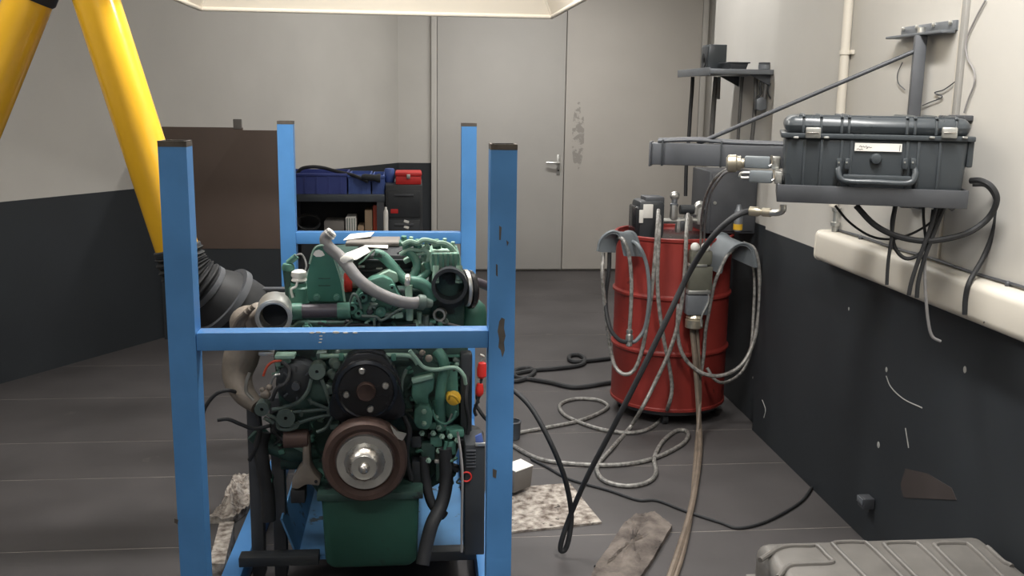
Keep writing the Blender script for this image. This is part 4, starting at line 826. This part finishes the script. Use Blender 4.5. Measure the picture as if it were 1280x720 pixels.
# the jib, its tray and the case are swung about the post; they are built square to the swung frame
SWING = math.radians(-20); C0 = Vector((xpost, YJB, 0)); RS = Matrix.Rotation(SWING, 3, 'Z'); RSI = RS.transposed()
before = set(o.name for o in bpy.data.objects)
P_room = P
def P(px, py, Y):
    o_ = RSI @ (Vector((0,0,H))-C0) + C0; r_ = RSI @ ray(px, py); return o_ + r_*((Y-o_.y)/r_.y)
def LW(px, py, Y): return C0 + RS @ (P_local(px, py, Y)-C0)
P_local = P
jb = thing('wall_jib', 'dark steel jib arm with stay rod and tray swung out from the right wall', 'bracket', (xpost, YJB, 1.25))
part('jib_post', bx(xpost-0.018, xpost+0.018, YJB-0.018, YJB+0.018, 1.22, zl_-0.008, 0.003), 'dark_steel', jb)
ae = P(815,191,YJB); za0, za1 = P(850,206,YJB).z, P(850,179,YJB).z
part('jib_arm', bx(ae.x, xpost-0.018, YJB-0.035, YJB+0.035, za0, za1, 0.003), 'dark_steel', jb)
part('arm_end_plate', bx(ae.x-0.006, ae.x, YJB-0.038, YJB+0.038, za0-0.006, za1+0.004, 0.001), 'dark_steel', jb)
part('stay_rod', cyl(BM(), P(1148,62,YJB), Vector((P(872,175,YJB).x, YJB, za1)), 0.007, seg=12), 'dark_steel', jb)
for k, (dy_, r_) in enumerate(((-0.02,0.006),(0.0,0.008))):
    part('arm_cable', tube(BM(), [(ae.x+0.02,YJB+dy_,za1+r_),(ae.x+0.15,YJB+dy_+0.01,za1+r_+0.006),(ae.x+0.3,YJB+dy_,za1+r_),(xpost-0.1,YJB+dy_,za1+r_)], r_, 8), 'dark_steel', jb)
bm = BM()
for px in (829,902):
    x = P(px,190,YJB).x; part('cable_tie', bx(x-0.003, x+0.003, YJB-0.038, YJB+0.038, za0-0.003, za1+0.012, 0.001), 'black_plastic', jb)
# tray
YT0, YT1 = YJB-0.50, YJB-0.14
tx0, tx1 = P(971,245,YT0).x, P(1211,245,YT0).x; tz1 = P(1090,234.5,YT0).z; tz0 = P(1090,257,YT0).z
ty = part('tray_front', bx(tx0, tx1, YT0, YT0+0.006, tz0, tz1, 0.002), 'dark_steel', jb)
part('tray_back', bx(tx0, tx1, YT1-0.006, YT1, tz0, tz1, 0.002), 'dark_steel', jb)
for x in (tx0, tx1-0.006): part('tray_side', bx(x, x+0.006, YT0+0.006, YT1-0.006, tz0, tz1, 0.002), 'dark_steel', jb)
part('tray_floor', bx(tx0+0.006, tx1-0.006, YT0+0.006, YT1-0.006, tz0+0.012, tz0+0.018), 'dark_steel', jb)
for x in (tx0+0.08, tx1-0.1): part('tray_hanger', bx(x, x+0.04, YT1-0.02, YJB+0.03, za0-0.012, za0, 0.002), 'dark_steel', jb)
part('tray_foot', prism(BM(), pp([(1180,258),(1200,258),(1190,264)], YT0+0.02), (0,0.03,0), 0.001), 'dark_steel', jb)
# rugged case
YC0, YC1 = YT0+0.018, YT1-0.02
cz0 = tz0+0.019
cx0, cx1 = P(979,200,YC0).x, P(1211,200,YC0).x
zs_ = P(1095,171,YC0).z; ztp = P(1095,146,YC0+0.04).z
ca = thing('rugged_case', 'dark grey rugged equipment case with silver latches on the jib tray', 'case', ((cx0+cx1)/2, (YC0+YC1)/2, cz0))
body = BM(); xm_, ym_ = (cx0+cx1)/2, (YC0+YC1)/2
bt = BM(); box(bt, (xm_, ym_, (cz0+zs_)/2), (cx1-cx0, YC1-YC0, zs_-cz0), 0.018, seg=3)
for v in bt.verts:
    k = (v.co.z-cz0)/(zs_-cz0); f_ = 0.965+0.035*k; v.co.x = xm_+(v.co.x-xm_)*f_; v.co.y = ym_+(v.co.y-ym_)*f_
part('case_base', bt, 'case_plastic', ca)
lid = part('case_lid', box(BM(), (xm_, ym_, (zs_+ztp)/2), (cx1-cx0+0.004, YC1-YC0+0.002, ztp-zs_), 0.028, seg=4), 'case_plastic', ca)
part('seam_lip', bx(cx0-0.010, cx1+0.012, YC0-0.008, YC1+0.008, zs_-0.008, zs_+0.006, 0.003), 'case_plastic', ca)
def lidrib(px, w_=0.004):
    x = P(px,150,YC0).x; r_ = 0.028; pts = [(x,YC0-0.001,zs_+0.008),(x,YC0-0.001,ztp-0.03),(x,YC0+0.008,ztp-0.008),(x,YC0+0.03,ztp+0.001),(x,YC1-0.03,ztp+0.001)]
    part('lid_rib', tube(BM(), pts, w_, 8, n=4), 'case_plastic', lid)
for px in (1005,1027,1053,1062,1135,1145,1172,1197): lidrib(px)
part('lid_ridge', bx(P(999,147,YC0).x, P(1195,147,YC0).x, YC0+0.02, YC0+0.03, ztp-0.008, ztp+0.003, 0.002), 'case_plastic', lid)
for px in (1005,1026,1051,1063,1133,1147,1174):
    x = P(px,200,YC0).x; part('body_rib', bx(x-0.004, x+0.004, YC0-0.003, YC0+0.012, cz0+0.012, zs_-0.01, 0.002), 'case_plastic', ca)
def latch(px):
    a_, b_ = P(px-9,159,YC0-0.015), P(px+9,173,YC0-0.015)
    l = part('latch', bx(a_.x, b_.x, YC0-0.022, YC0-0.006, b_.z, a_.z, 0.003), 'zinc', ca, 'bright metal latch')
    part('latch_tongue', bx(a_.x+0.004, b_.x-0.004, YC0-0.025, YC0-0.018, (a_.z+b_.z)/2-0.002, (a_.z+b_.z)/2+0.002, 0.001), 'brushed_steel', l)
latch(1016.5); latch(1187)
for px in (995,1033,1165,1206): 
    q = P(px,172,YC0-0.01); bm = BM(); box(bm, q, (0.014,0.012,0.006), 0.002); part('lip_tab', bm, 'zinc', ca)
yy = YC0-0.006
a_, b_ = P(1044,217,yy), P(1147,232,yy)
hdl = part('handle', tube(BM(), [P(1050,205,yy), P(1048,216,yy-0.01), P(1056,226,yy-0.016), P(1095,228,yy-0.018), P(1135,229,yy-0.016), P(1144,219,yy-0.01), P(1142,208,yy)], 0.009, 10), 'case_plastic', ca)
part('grip_pad', box(BM(), P(1096,223,yy-0.014), (0.18,0.012,0.018), 0.005), 'case_plastic', hdl)
for px in (1048.5,1058.5,1131,1141):
    q = P(px,205,yy); part('handle_hinge', bx(q.x-0.007, q.x+0.007, yy-0.012, yy+0.006, q.z-0.014, q.z+0.016, 0.003), 'case_plastic', ca)
    bm = BM(); cyl(bm, P(px,203,yy-0.014), P(px,203,yy-0.010), 0.0028); part('hinge_screw', bm, 'zinc', ca)
part('pressure_valve', lathe(BM(), P(1095,199,YC0-0.001), (0,-1,0), [(-0.004,0.016),(0.004,0.016),(0.010,0.012),(0.012,0.004)], 20), 'case_plastic', ca)
part('case_corner_block', bx(cx1-0.004, cx1+0.012, YC0+0.006, YC0+0.04, P(1218,210,YC0).z, P(1218,176,YC0).z, 0.004), 'case_plastic', ca)
lb = part('name_label', prism(BM(), pp([(1069,178.5),(1128,180),(1127,190),(1068,188.5)], YC0-0.0035), (0,0.002,0)), 'white_paper', ca, 'white paper label with faint handwriting')
yl = YC0-0.0038
for q in [[(1074,183.5),(1076,182),(1077,184),(1079,182.5),(1080.5,184),(1082,183)],[(1082.5,181.8),(1084.5,184.8),(1083,185.5),(1086,183.5),(1088,184.5),(1090,184)],[(1071,186.5),(1073,185.8),(1075,187),(1077,186),(1078.5,186.8)]]:
    part('handwriting', tube(BM(), pp(q, yl), 0.0007, 5, n=3), 'ink', lb)
part('label_bar', bx(P(1124.5,185,yl).x, P(1125.3,185,yl).x, yl-0.0004, yl+0.0003, P(1125,189,yl).z, P(1125,181.5,yl).z), 'ink', lb)
# rectangular plugs on the left side of the case
def plug(px0, px1, py0, py1, Y, label, gland):
    a_, b_ = P(px0,py0,Y), P(px1,py1,Y)
    t = thing('rectangular_plug', label, 'connector', Vector(((a_.x+b_.x)/2, Y, b_.z)), 'plugs on the case side')
    L = b_.x-a_.x
    part('plug_hood', bx(a_.x, a_.x+L*0.72, Y-0.022, Y+0.022, b_.z, a_.z, 0.005), 'grey_saddle', t)
    part('plug_base', bx(a_.x+L*0.76, b_.x, Y-0.026, Y+0.026, b_.z-0.001, a_.z+0.001, 0.003), 'zinc', t)
    part('locking_clip', tube(BM(), [Vector((a_.x+L*0.70,Y-0.028,b_.z+0.008)), Vector((a_.x+L*0.78,Y-0.030,(a_.z+b_.z)/2)), Vector((a_.x+L*0.74,Y-0.028,a_.z+0.006))], 0.0035, 6), 'brushed_steel', t)
    if gland:
        c = Vector((a_.x, Y, (a_.z+b_.z)/2-0.004))
        part('cable_gland', lathe(BM(), c, (-1,0,-0.05), [(0,0.014),(0.008,0.014),(0.010,0.022),(0.02,0.022),(0.024,0.026),(0.046,0.026),(0.052,0.018)], 18), 'brass', t)
    else:
        part('side_clip', tube(BM(), [Vector((a_.x,Y-0.01,a_.z-0.006)), Vector((a_.x-0.022,Y-0.012,a_.z-0.008)), Vector((a_.x-0.024,Y-0.012,a_.z-0.02)), Vector((a_.x,Y-0.01,a_.z-0.02))], 0.005, 8), 'zinc', t)
plug(931,975,195,211,YC0+0.10,'upper grey rectangular plug with brass gland on the left side of the case', True)
plug(937,977,213,229,YC0+0.05,'lower pale rectangular plug on the left side of the case', False)
yg = YC0+0.10
fe = thing('brass_elbow', 'brass hose fitting and elbow under the left corner of the tray', 'fitting', P(976,268,YT0+0.05))
part('elbow', tube(BM(), [P(979,256,YT0+0.05),P(978,263,YT0+0.05),P(971,266,YT0+0.06),P(962,266,YT0+0.07)], 0.010, 10), 'zinc', fe)
part('ferrule', lathe(BM(), P(966,266,YT0+0.07), P(934,263.5,YT0+0.09)-P(966,266,YT0+0.07), [(0,0.008),(0.006,0.013),(0.03,0.013),(0.034,0.009),(0.044,0.014),(0.068,0.014)], 12), 'brass', fe)

# swing everything built since the pivot about the post
def swing_new():
    for o in list(bpy.data.objects):
        if o.name not in before and o.parent is None and o.type in ('MESH','EMPTY'):
            o.location = C0 + RS @ (Vector(o.location)-C0); o.rotation_euler = (0,0,SWING); ORG[o.name] = o.location.copy()
        before.add(o.name)
swing_new()
P = P_room
for dx, r_, lab in ((0,0.0055,'grey cable leaving the brass gland and dropping to the drum connector'),(5,0.0045,'thinner dull cable beside the grey one below the brass gland')):
    hose('signal_cable', [LW(916,210+dx*0.5,yg),(905,214+dx*0.6,3.0),(892+dx*0.5,226+dx,3.3),(882+dx,246,3.75),(877+dx,272,4.1),(876+dx*0.8,300,YK-0.03),(874+dx*0.5,314,YK)], r_, ('braided','hose_grey')[dx > 0], lab, 'cables from the brass gland', cat='cable')
hose('black_hose', [LW(952,265.2,YT0+0.08),LW(938,264,YT0+0.09),(918,271,2.78),(890,297,2.82),(862,340,2.9),(834,398,2.92),(800,468,2.95),(765,537,3.0),(735,594,3.05),(713,644,3.1),(702,676,3.1),(701,688,3.1),(707,686,3.1),(712,668,3.1),(714,640,3.1),(706,598,3.05),(688,553,3.05),(664,510,3.1),(640,486,3.15),(618,470,3.2),(600,462,3.2)], 0.009, 'black_rubber', 'long black hose sweeping from the jib tray down to the floor and engine', seg=10)
# cables under the tray and beside the case
g2 = 'black cables hanging under the jib tray'
yc = YT0+0.06
for o in bpy.data.objects: before.add(o.name)
P = P_local
hose('black_cable', [(1213,226,yc+0.02),(1226,226,yc),(1240,234,yc-0.02),(1246,250,yc-0.02),(1236,272,yc),(1212,290,yc),(1180,299,yc),(1150,301,yc),(1118,294,yc),(1092,280,yc),(1070,257,yc)], 0.0085, 'black_rubber', 'thick black cable in a wide arc below the case', g2, cat='cable')
hose('black_cable', [(1216,230,yc+0.05),(1234,232,yc+0.05),(1246,252,yc+0.05),(1243,285,yc+0.05),(1230,320,yc+0.05),(1212,352,yc),(1207,372,yc),(1206,393,yc)], 0.0075, 'black_rubber', 'black cable dropping from the case right side past the white duct', g2, cat='cable')
hose('black_cable', [(1120,257,yc),(1117,275,yc),(1114,300,yc),(1110,330,yc),(1108.5,356,yc)], 0.005, 'black_rubber', 'leftmost short black cable hanging straight below the tray', g2, cat='cable')
hose('black_cable', [(1119,257,yc+0.02),(1115,280,yc+0.02),(1118,308,yc+0.02),(1132,323,yc+0.02),(1150,317,yc+0.02),(1160,296,yc+0.02),(1176,258,yc+0.02)], 0.0055, 'black_rubber', 'black cable sagging in a small loop below the tray', g2, cat='cable')
hose('black_cable', [(1171,257,yc-0.01),(1163,285,yc-0.01),(1150,320,yc-0.01),(1140,350,yc-0.01),(1136,369,yc-0.01)], 0.006, 'black_rubber', 'left one of two slanting black cables below the tray', g2, cat='cable')
hose('black_cable', [(1181,257,yc),(1168,290,yc),(1155,325,yc),(1148,352,yc),(1146,372,yc)], 0.006, 'black_rubber', 'right one of two slanting black cables below the tray', g2, cat='cable')
hose('black_cable', [(1154,257,yc+0.03),(1155,280,yc+0.03),(1160,310,yc+0.03),(1166,262,yc+0.03)], 0.004, 'black_rubber', 'short black cable bend right in the middle of the tangle', g2, cat='cable')
hose('white_cable', [(1160,300,yc+0.01),(1156,330,yc+0.01),(1157,365,yc+0.01),(1160,400,yc+0.01),(1165,420,yc+0.01),(1176,427,yc+0.01)], 0.0045, 'hose_grey', 'pale grey cable end curling in front of the black wall', cat='cable')
hose('black_cable', [(1044,257,yc+0.1),(1062,278,yc+0.1),(1088,295,yc+0.1),(1114,299,yc+0.1),(1140,292,yc+0.1),(1165,277,yc+0.1),(1184,257,yc+0.1)], 0.0035, 'black_rubber', 'thin black wire curving between the tray ends', g2, cat='cable')
hose('black_cable', [(1290,361,2.6),(1270,364,2.56),(1252,373,2.54),(1240,388,2.52),(1231,404,2.5)], 0.005, 'black_rubber', 'black cable hanging over the white duct at the right edge', cat='cable')

swing_new()
P = P_room
# ================================================================== RIGHT WALL: white duct, conduits, wires
ya = W(1042,291,XR).y; zt_ = 1.065; zb_ = 0.948
du = thing('white_wall_duct', 'white rounded duct running along the right wall above the black paint', 'duct', (XR-0.035, 1.2, zb_))
sec = []
for (cx_, cz_, a0) in ((XR-0.045, zb_+0.025, PI), (XR-0.045, zt_-0.025, PI/2)):
    for k in range(6):
        a_ = a0+ (PI/2)*(k/5) if a0 == PI else a0+(PI/2)*(k/5)
        sec.append((cx_+0.025*math.cos(a_), cz_+0.025*math.sin(a_)))
low = [(XR-0.045+0.025*math.cos(PI+PI/2*k/5), zb_+0.025+0.025*math.sin(PI+PI/2*k/5)) for k in range(6)]
upp = [(XR-0.045+0.025*math.cos(PI/2+PI/2*k/5), zt_-0.025+0.025*math.sin(PI/2+PI/2*k/5)) for k in range(6)]
sec = [(XR, zt_)] + upp + low + [(XR, zb_)]
part('duct_run', prism(BM(), [Vector((x, -1.28, z)) for x, z in sec], (0, ya+1.28, 0)), 'duct_white', du)
part('duct_end_cap', prism(BM(), [Vector((XR+(x-XR)*1.03, ya-0.002, (z-1.0065)*1.03+1.0065)) for x, z in sec], (0, 0.008, 0), 0.001), 'duct_white', du)
tr = thing('wall_wire', 'thin dark wire clipped along the top of the white duct', 'wire', (XR-0.006, 2.0, zt_))
part('wire_run', tube(BM(), [(XR-0.006, ya-0.02-k*0.24, zt_+0.006+(0.004 if k%2 else 0)) for k in range(16)], 0.0045, 6, n=3), 'dark_steel', tr)
for k in range(5): part('wire_clip', sphere(BM(), (XR-0.008, ya-0.25-k*0.45, zt_+0.006), 0.009), 'dark_steel', tr)
q = W(1056,70,XR-0.02)
cv = thing('white_conduit', 'white vertical conduit pipe on the right wall left of the jib plate', 'pipe', (XR-0.02, q.y, 1.09))
part('conduit_pipe', cyl(BM(), (XR-0.02,q.y,1.16), (XR-0.02,q.y,ZC-0.002), 0.017), 'duct_white', cv)
part('conduit_saddle', bx(XR-0.012, XR, q.y-0.04, q.y+0.04, W(1060,66,XR).z-0.008, W(1060,66,XR).z+0.008, 0.002), 'duct_white', cv)
part('conduit_clip', lathe(BM(), (XR-0.02,q.y,W(1060,66,XR).z-0.008), (0,0,1), [(0,0.018),(0,0.021),(0.016,0.021),(0.016,0.018)], 16), 'duct_white', cv)
part('tap_fitting', lathe(BM(), (XR-0.02,q.y-0.03,zt_+0.002), (0,0,1), [(0,0.012),(0.02,0.012),(0.022,0.018),(0.035,0.018),(0.037,0.011),(0.075,0.011),(0.078,0.017),(0.09,0.017)], 12), 'zinc', cv)
q = W(1203,70,XR); 
cg = thing('grey_trunking', 'grey vertical cable trunking on the right wall above the case', 'trunking', (XR-0.012, q.y, 1.5))
part('trunking_body', bx(XR-0.014, XR, q.y-0.018, q.y+0.006, W(1203,150,XR).z, ZC-0.002, 0.003), 'trunk_grey', cg)
part('trunking_edge', bx(XR-0.006, XR, q.y+0.014, q.y+0.024, 1.08, ZC-0.002, 0.001), 'duct_white', cg)
part('outlet_box', bx(XR-0.03, XR, W(1218,140,XR).y, W(1197,140,XR).y, W(1207,151,XR).z, W(1207,144,XR).z, 0.003), 'dark_steel', cg)
def wallwire(pts, r_, m, label): return solo('loose_wire', tube(BM(), [W(x, y, XR-0.006) for x, y in pts], r_, 6), m, label, 'wire', 'loose wires on the right wall')
wallwire([(1232,0),(1220,22),(1208,50),(1209,72),(1217,88),(1218,104),(1210,125),(1205,141)], 0.0028, 'hose_grey', 'pale loose wire hanging from above to the small dark outlet box')
wallwire([(1128,78),(1122,92),(1123,104),(1131,112)], 0.0018, 'dark_steel', 'short thin wire loop left of the jib post')
wallwire([(1194,102),(1180,112),(1168,116),(1178,121),(1162,128),(1153,132)], 0.0018, 'dark_steel', 'scribbly thin wire right of the jib post')
# pipe bits under the tray at the wall
# ================================================================== HIGH SHELF with hoses on the far right wall
Ysh0, Ysh1 = 4.50, 5.05; zsh = P(915,93,4.6).z
sh = thing('wall_shelf', 'dark steel wall shelf high on the right with pipes hanging below', 'shelf', (1.53, 4.75, zsh-0.3))
xs0 = P(888,92,Ysh0).x
part('shelf_board', bx(xs0, XR2, Ysh0, Ysh1, zsh, zsh+0.022, 0.002), 'grey_steel', sh)
part('shelf_lip', bx(xs0-0.006, xs0, Ysh0, Ysh1, zsh-0.008, zsh+0.028, 0.001), 'grey_steel', sh)
for y in (Ysh0+0.04, Ysh1-0.06): part('shelf_bracket', prism(BM(), [(XR2,y,zsh),(XR2-0.10,y,zsh),(XR2,y,zsh-0.05)], (0,0.008,0)), 'dark_steel', sh)
def hanger(pts, Y, r_, label, m='rod_grey'):
    return solo('hanging_rod', tube(BM(), [P(x, y, Y) for x, y in pts], r_, 8), m, label, 'rod', 'rods hanging below the wall shelf')
hanger([(866,96),(865,115),(863,140),(861,172),(858,205),(857,245)], 4.98, 0.010, 'leftmost bent hose hanging from the end of the wall shelf', 'black_rubber')
hanger([(895,96),(893,120),(891,150),(889,180)], 4.86, 0.013, 'thick rod second from the left below the wall shelf')
hanger([(899,96),(898.5,112),(898,124)], 4.82, 0.008, 'short stub rod hanging next to the thick rod')
hanger([(928,96),(926,120),(924,150),(922,182)], 4.70, 0.008, 'slim middle rod hanging below the wall shelf')
hanger([(945,96),(944,125),(942,155),(939,182)], 4.62, 0.010, 'second rod from the right below the wall shelf')
hanger([(957,94),(957,110),(955,124)], 4.56, 0.012, 'short thick rod at the right end of the wall shelf')
hg = BM(); prism(hg, pp([(946,124),(952,121),(958,122),(959,136),(951,139),(946,137)], 4.55), (0,0.04,0), 0.004); solo('hanging_glove', hg, 'grey_steel', 'crumpled grey glove hanging on the right rods below the wall shelf', 'glove')
hose('strap', [(954,96,4.56),(950,106,4.56),(951,116,4.56),(947,122,4.56)], 0.006, 'black_rubber', 'black strap dangling between the right rods of the wall shelf', cat='strap')
hose('strap', [(963,104,4.52),(960,112,4.52),(961,119,4.52),(964,124,4.52)], 0.004, 'black_rubber', 'thin black wire loop at the right end of the wall shelf', cat='wire')
zS = zsh+0.0225
spx = thing('small_speaker', 'small dark grey speaker box standing on the wall shelf', 'speaker', (P(897,80,4.85).x, 4.85, zS))
x0, x1 = P(886,70,4.80).x, P(908.5,70,4.80).x; z1 = P(897,55.5,4.80).z
part('speaker_body', bx(x0, x1, 4.80, 4.92, zS, z1, 0.004), 'grey_steel' if False else 'case_plastic', spx)
part('speaker_grille', bx(x0-0.004, x0, 4.81, 4.91, zS+0.01, z1-0.01, 0.001), 'black_plastic', spx)
part('speaker_cone', lathe(BM(), (x0-0.004,4.86,zS+(z1-zS)*0.4), (-1,0,0), [(0,0.034),(0.004,0.034),(0.003,0.026),(-0.001,0.008)], 20), 'black_rubber', spx)
pb_ = thing('flat_tray', 'low black tray lying in the middle of the wall shelf', 'tray', (P(922,85,4.66).x, 4.7, zS))
x0, x1 = P(911,82,4.62).x, P(936,82,4.62).x; zt_ = P(922,77.5,4.62).z
part('tray_base', prism(BM(), [(x0+0.015,4.62,zS),(x1-0.012,4.62,zS),(x1,4.62,zt_),(x0,4.62,zt_)], (0,0.14,0), 0.002), 'black_plastic', pb_)
part('tray_rim', bx(x0-0.005, x1+0.005, 4.612, 4.772, zt_-0.006, zt_, 0.002), 'black_plastic', pb_)
jn = thing('grey_canister', 'squat grey canister at the right end of the wall shelf', 'canister', (P(956,90,4.58).x, 4.58, zS))
c = Vector((P(956,85,4.58).x, 4.58, zS)); hh = P(956,78,4.58).z-zS
part('canister_body', lathe(BM(), c, (0,0,1), [(0,0.026),(0.004,0.030),(hh*0.7,0.030),(hh*0.75,0.027)], 20), 'grey_steel', jn)
part('canister_cap', lathe(BM(), c+Vector((0,0,hh*0.75)), (0,0,1), [(0,0.029),(hh*0.22,0.029),(hh*0.25,0.024)], 20), 'dark_steel', jn)

# ================================================================== FLOOR CLUTTER
def floor_pad(name, pix, m, label, cat, thick=0.01, lump=0.0, sub=10, grp=None):
    pts = [G(x, y, 0.0) for x, y in pix]
    bm = BM(); cen = sum(pts, Vector())/len(pts); n = len(pts); ringN = 5
    dense = []
    for k in range(n):
        for j in range(sub): dense.append(pts[k].lerp(pts[(k+1)%n], j/sub))
    M_ = len(dense); rings = []
    for i in range(ringN+1):
        f_ = 1-i/ringN*0.96
        rr = []
        for k in range(M_):
            p = cen.lerp(dense[k], f_)
            h_ = thick + lump*(0.5+0.5*math.sin(p.x*31+i*1.7)*math.cos(p.y*27+k*0.35))*(1-f_*0.75) + random.uniform(0, lump*0.25)
            rr.append(bm.verts.new((p.x, p.y, max(0.003, h_))))
        rings.append(rr)
    base = [bm.verts.new((p.x, p.y, 0.001)) for p in dense]
    rings.insert(0, base)
    for a_, b_ in zip(rings, rings[1:]):
        for k in range(M_): bm.faces.new((a_[k], a_[(k+1)%M_], b_[(k+1)%M_], b_[k]))
    bm.faces.new(rings[-1]); bm.faces.new(base[::-1])
    return solo(name, bm, m, label, cat, grp)
floor_pad('absorbent_pad', [(612,618),(640,612),(712,606),(752,655),(700,661),(612,670)], 'pad', 'speckled white absorbent pad lying beside the right blue post', 'pad', 0.008, 0.004)
rg = floor_pad('dirty_rag', [(780,660),(795,648),(818,645),(840,662),(815,705),(795,735),(735,735),(745,712)], 'dirty_rag', 'dirty brown rag lying in front of the red drum', 'rag', 0.014, 0.022)
hose('steel_strap', [(744,709),(775,698),(815,679)], 0.007, 'black_rubber', 'dark stick lying across the brown rag', cat='stick')
floor_pad('absorbent_pad', [(292,600),(316,597),(312,640),(292,655),(262,655),(275,640)], 'pad', 'crumpled white pad on the floor left of the engine', 'pad', 0.012, 0.05)
def carton(pix_base, h_, m, label, name='carton'):
    pts = [G(x, y, 0.0) for x, y in pix_base]; t = thing(name, label, 'box', sum(pts, Vector())/len(pts))
    part('box_body', prism(BM(), pts, (0,0,h_), 0.003), m, t)
    part('box_flap', prism(BM(), [p+Vector((0,0,h_+0.0005)) for p in pts], (0,0,0.003)), m, t); return t
carton([(262,735),(276,680),(294,680),(282,735)], 0.08, 'pad', 'long white packet lying against the left base rail')
carton([(236,770),(250,722),(268,722),(258,770)], 0.06, 'white_paper', 'white packet lying at the foot of the left front post')
bm = BM(); R = Matrix.Rotation(0.7,3,'Z') @ Matrix.Rotation(0.12,3,'X'); q = G(646,614); box(bm, Vector((q.x, q.y, 0.075)), (0.10,0.07,0.09), 0.003, R)
ct = thing('small_carton', 'small grey white carton tilted on the pad behind the right post', 'box', (q.x, q.y, 0.02)); part('box_body', bm, 'grey_card', ct)
bm = BM(); box(bm, Vector((q.x, q.y, 0.075))+R@Vector((0,0,0.047)), (0.10,0.07,0.003), 0.0, R); part('box_flap', bm, 'white_paper', ct)
bk = thing('black_cup', 'small dark open pot on the floor behind the right front post', 'pot', G(641,548,0.0))
part('pot_body', lathe(BM(), G(641,548,0.0), (0,0,1), [(0,0.030),(0.004,0.034),(0.075,0.036),(0.08,0.038),(0.08,0.030),(0.02,0.028)], 20), 'bench_steel', bk)
part('pot_rim', lathe(BM(), G(641,548,0.0)+Vector((0,0,0.076)), (0,0,1), [(0,0.036),(0.006,0.040),(0.01,0.036),(0.01,0.032)], 20, cap=False), 'dark_steel', bk)
wc = thing('wall_socket', 'small dark metal socket fixed low on the black right wall', 'socket', W(1092,630,XR-0.02))
q = W(1091,627,XR); part('socket_box', bx(XR-0.045, XR-0.004, q.y-0.025, q.y+0.025, q.z-0.02, q.z+0.02, 0.004), 'dark_steel', wc); part('socket_lid', bx(XR-0.05, XR-0.045, q.y-0.022, q.y+0.022, q.z-0.004, q.z+0.018, 0.001), 'grey_steel', wc)
hose('engine_cable', [(252,565,2.9),(250,545,2.9),(254,515,2.9),(268,494,2.9),(285,488,2.9),(300,492,2.93)], 0.006, 'black_rubber', 'black cable bowing out left of the engine toward the stand post', cat='cable')
hose('engine_cable', [(594,505,3.0),(604,520,3.0),(612,528,3.02),(630,545,3.05)], 0.006, 'black_rubber', 'short black cable right of the engine leading behind the right post', cat='cable')

# ================================================================== GREY CASE LID in the foreground
ZL = 0.36; 
lc = thing('ribbed_trunk', 'grey ribbed plastic trunk standing on the floor in the right foreground', 'case', (1.24, 2.35, 0))
A = G(952,683,ZL-0.03); xl0 = G(950,695,ZL-0.02).x; xl1 = XR-0.03; yb1 = G(1100,672,ZL-0.004).y; yb0 = yb1-0.42
part('trunk_base', bx(xl0+0.01, xl1-0.01, yb0+0.01, yb1-0.01, 0.0, ZL-0.12, 0.02), 'lid_grey', lc)
ld_ = part('trunk_lid', box(BM(), ((xl0+xl1)/2, (yb0+yb1)/2, ZL-0.06), (xl1-xl0, yb1-yb0, 0.12), 0.035, seg=4), 'lid_grey', lc)
part('lid_lip', bx(xl0-0.014, xl1+0.012, yb0-0.014, yb1+0.012, ZL-0.125, ZL-0.105, 0.005), 'lid_grey', lc)
def lrib(q, drop0=False):
    pts = [G(x, y, ZL+0.001) for x, y in q]
    pts = [Vector((min(p.x, xl1-0.03), p.y, p.z)) for p in pts]
    if drop0: pts = [Vector((xl0-0.002, pts[0].y, ZL-0.07)), Vector((xl0+0.012, pts[0].y, ZL-0.016))] + pts[1:]
    part('lid_rib', tube(BM(), pts, 0.007, 8, n=5), 'lid_grey', ld_)
lrib([(950,700),(978,684),(1010,682.5),(1022,683),(1034,695),(1041,702),(1032,704.5),(1005,705.5),(985,708),(972,722)])
for k, s_ in enumerate((0, 64, 127)):
    dy_ = (0,0.4,1.2)[k]
    lrib([(1122+s_,763),(1082+s_,722+dy_),(1044+s_,684+dy_),(1043+s_,679.5+dy_),(1050+s_,678+dy_),(1076+s_,678+dy_),(1088+s_,683+dy_),(1128+s_,722+dy_),(1168+s_,763)])
lrib([(1272,685),(1260,684.5),(1246,683.5),(1238,686),(1243,692),(1254,702),(1264,706),(1272,708)])
for y in (yb0+0.12, yb1-0.10):
    part('side_latch', bx(xl0-0.026, xl0-0.006, y-0.03, y+0.03, ZL-0.16, ZL-0.08, 0.005), 'dark_steel', lc)
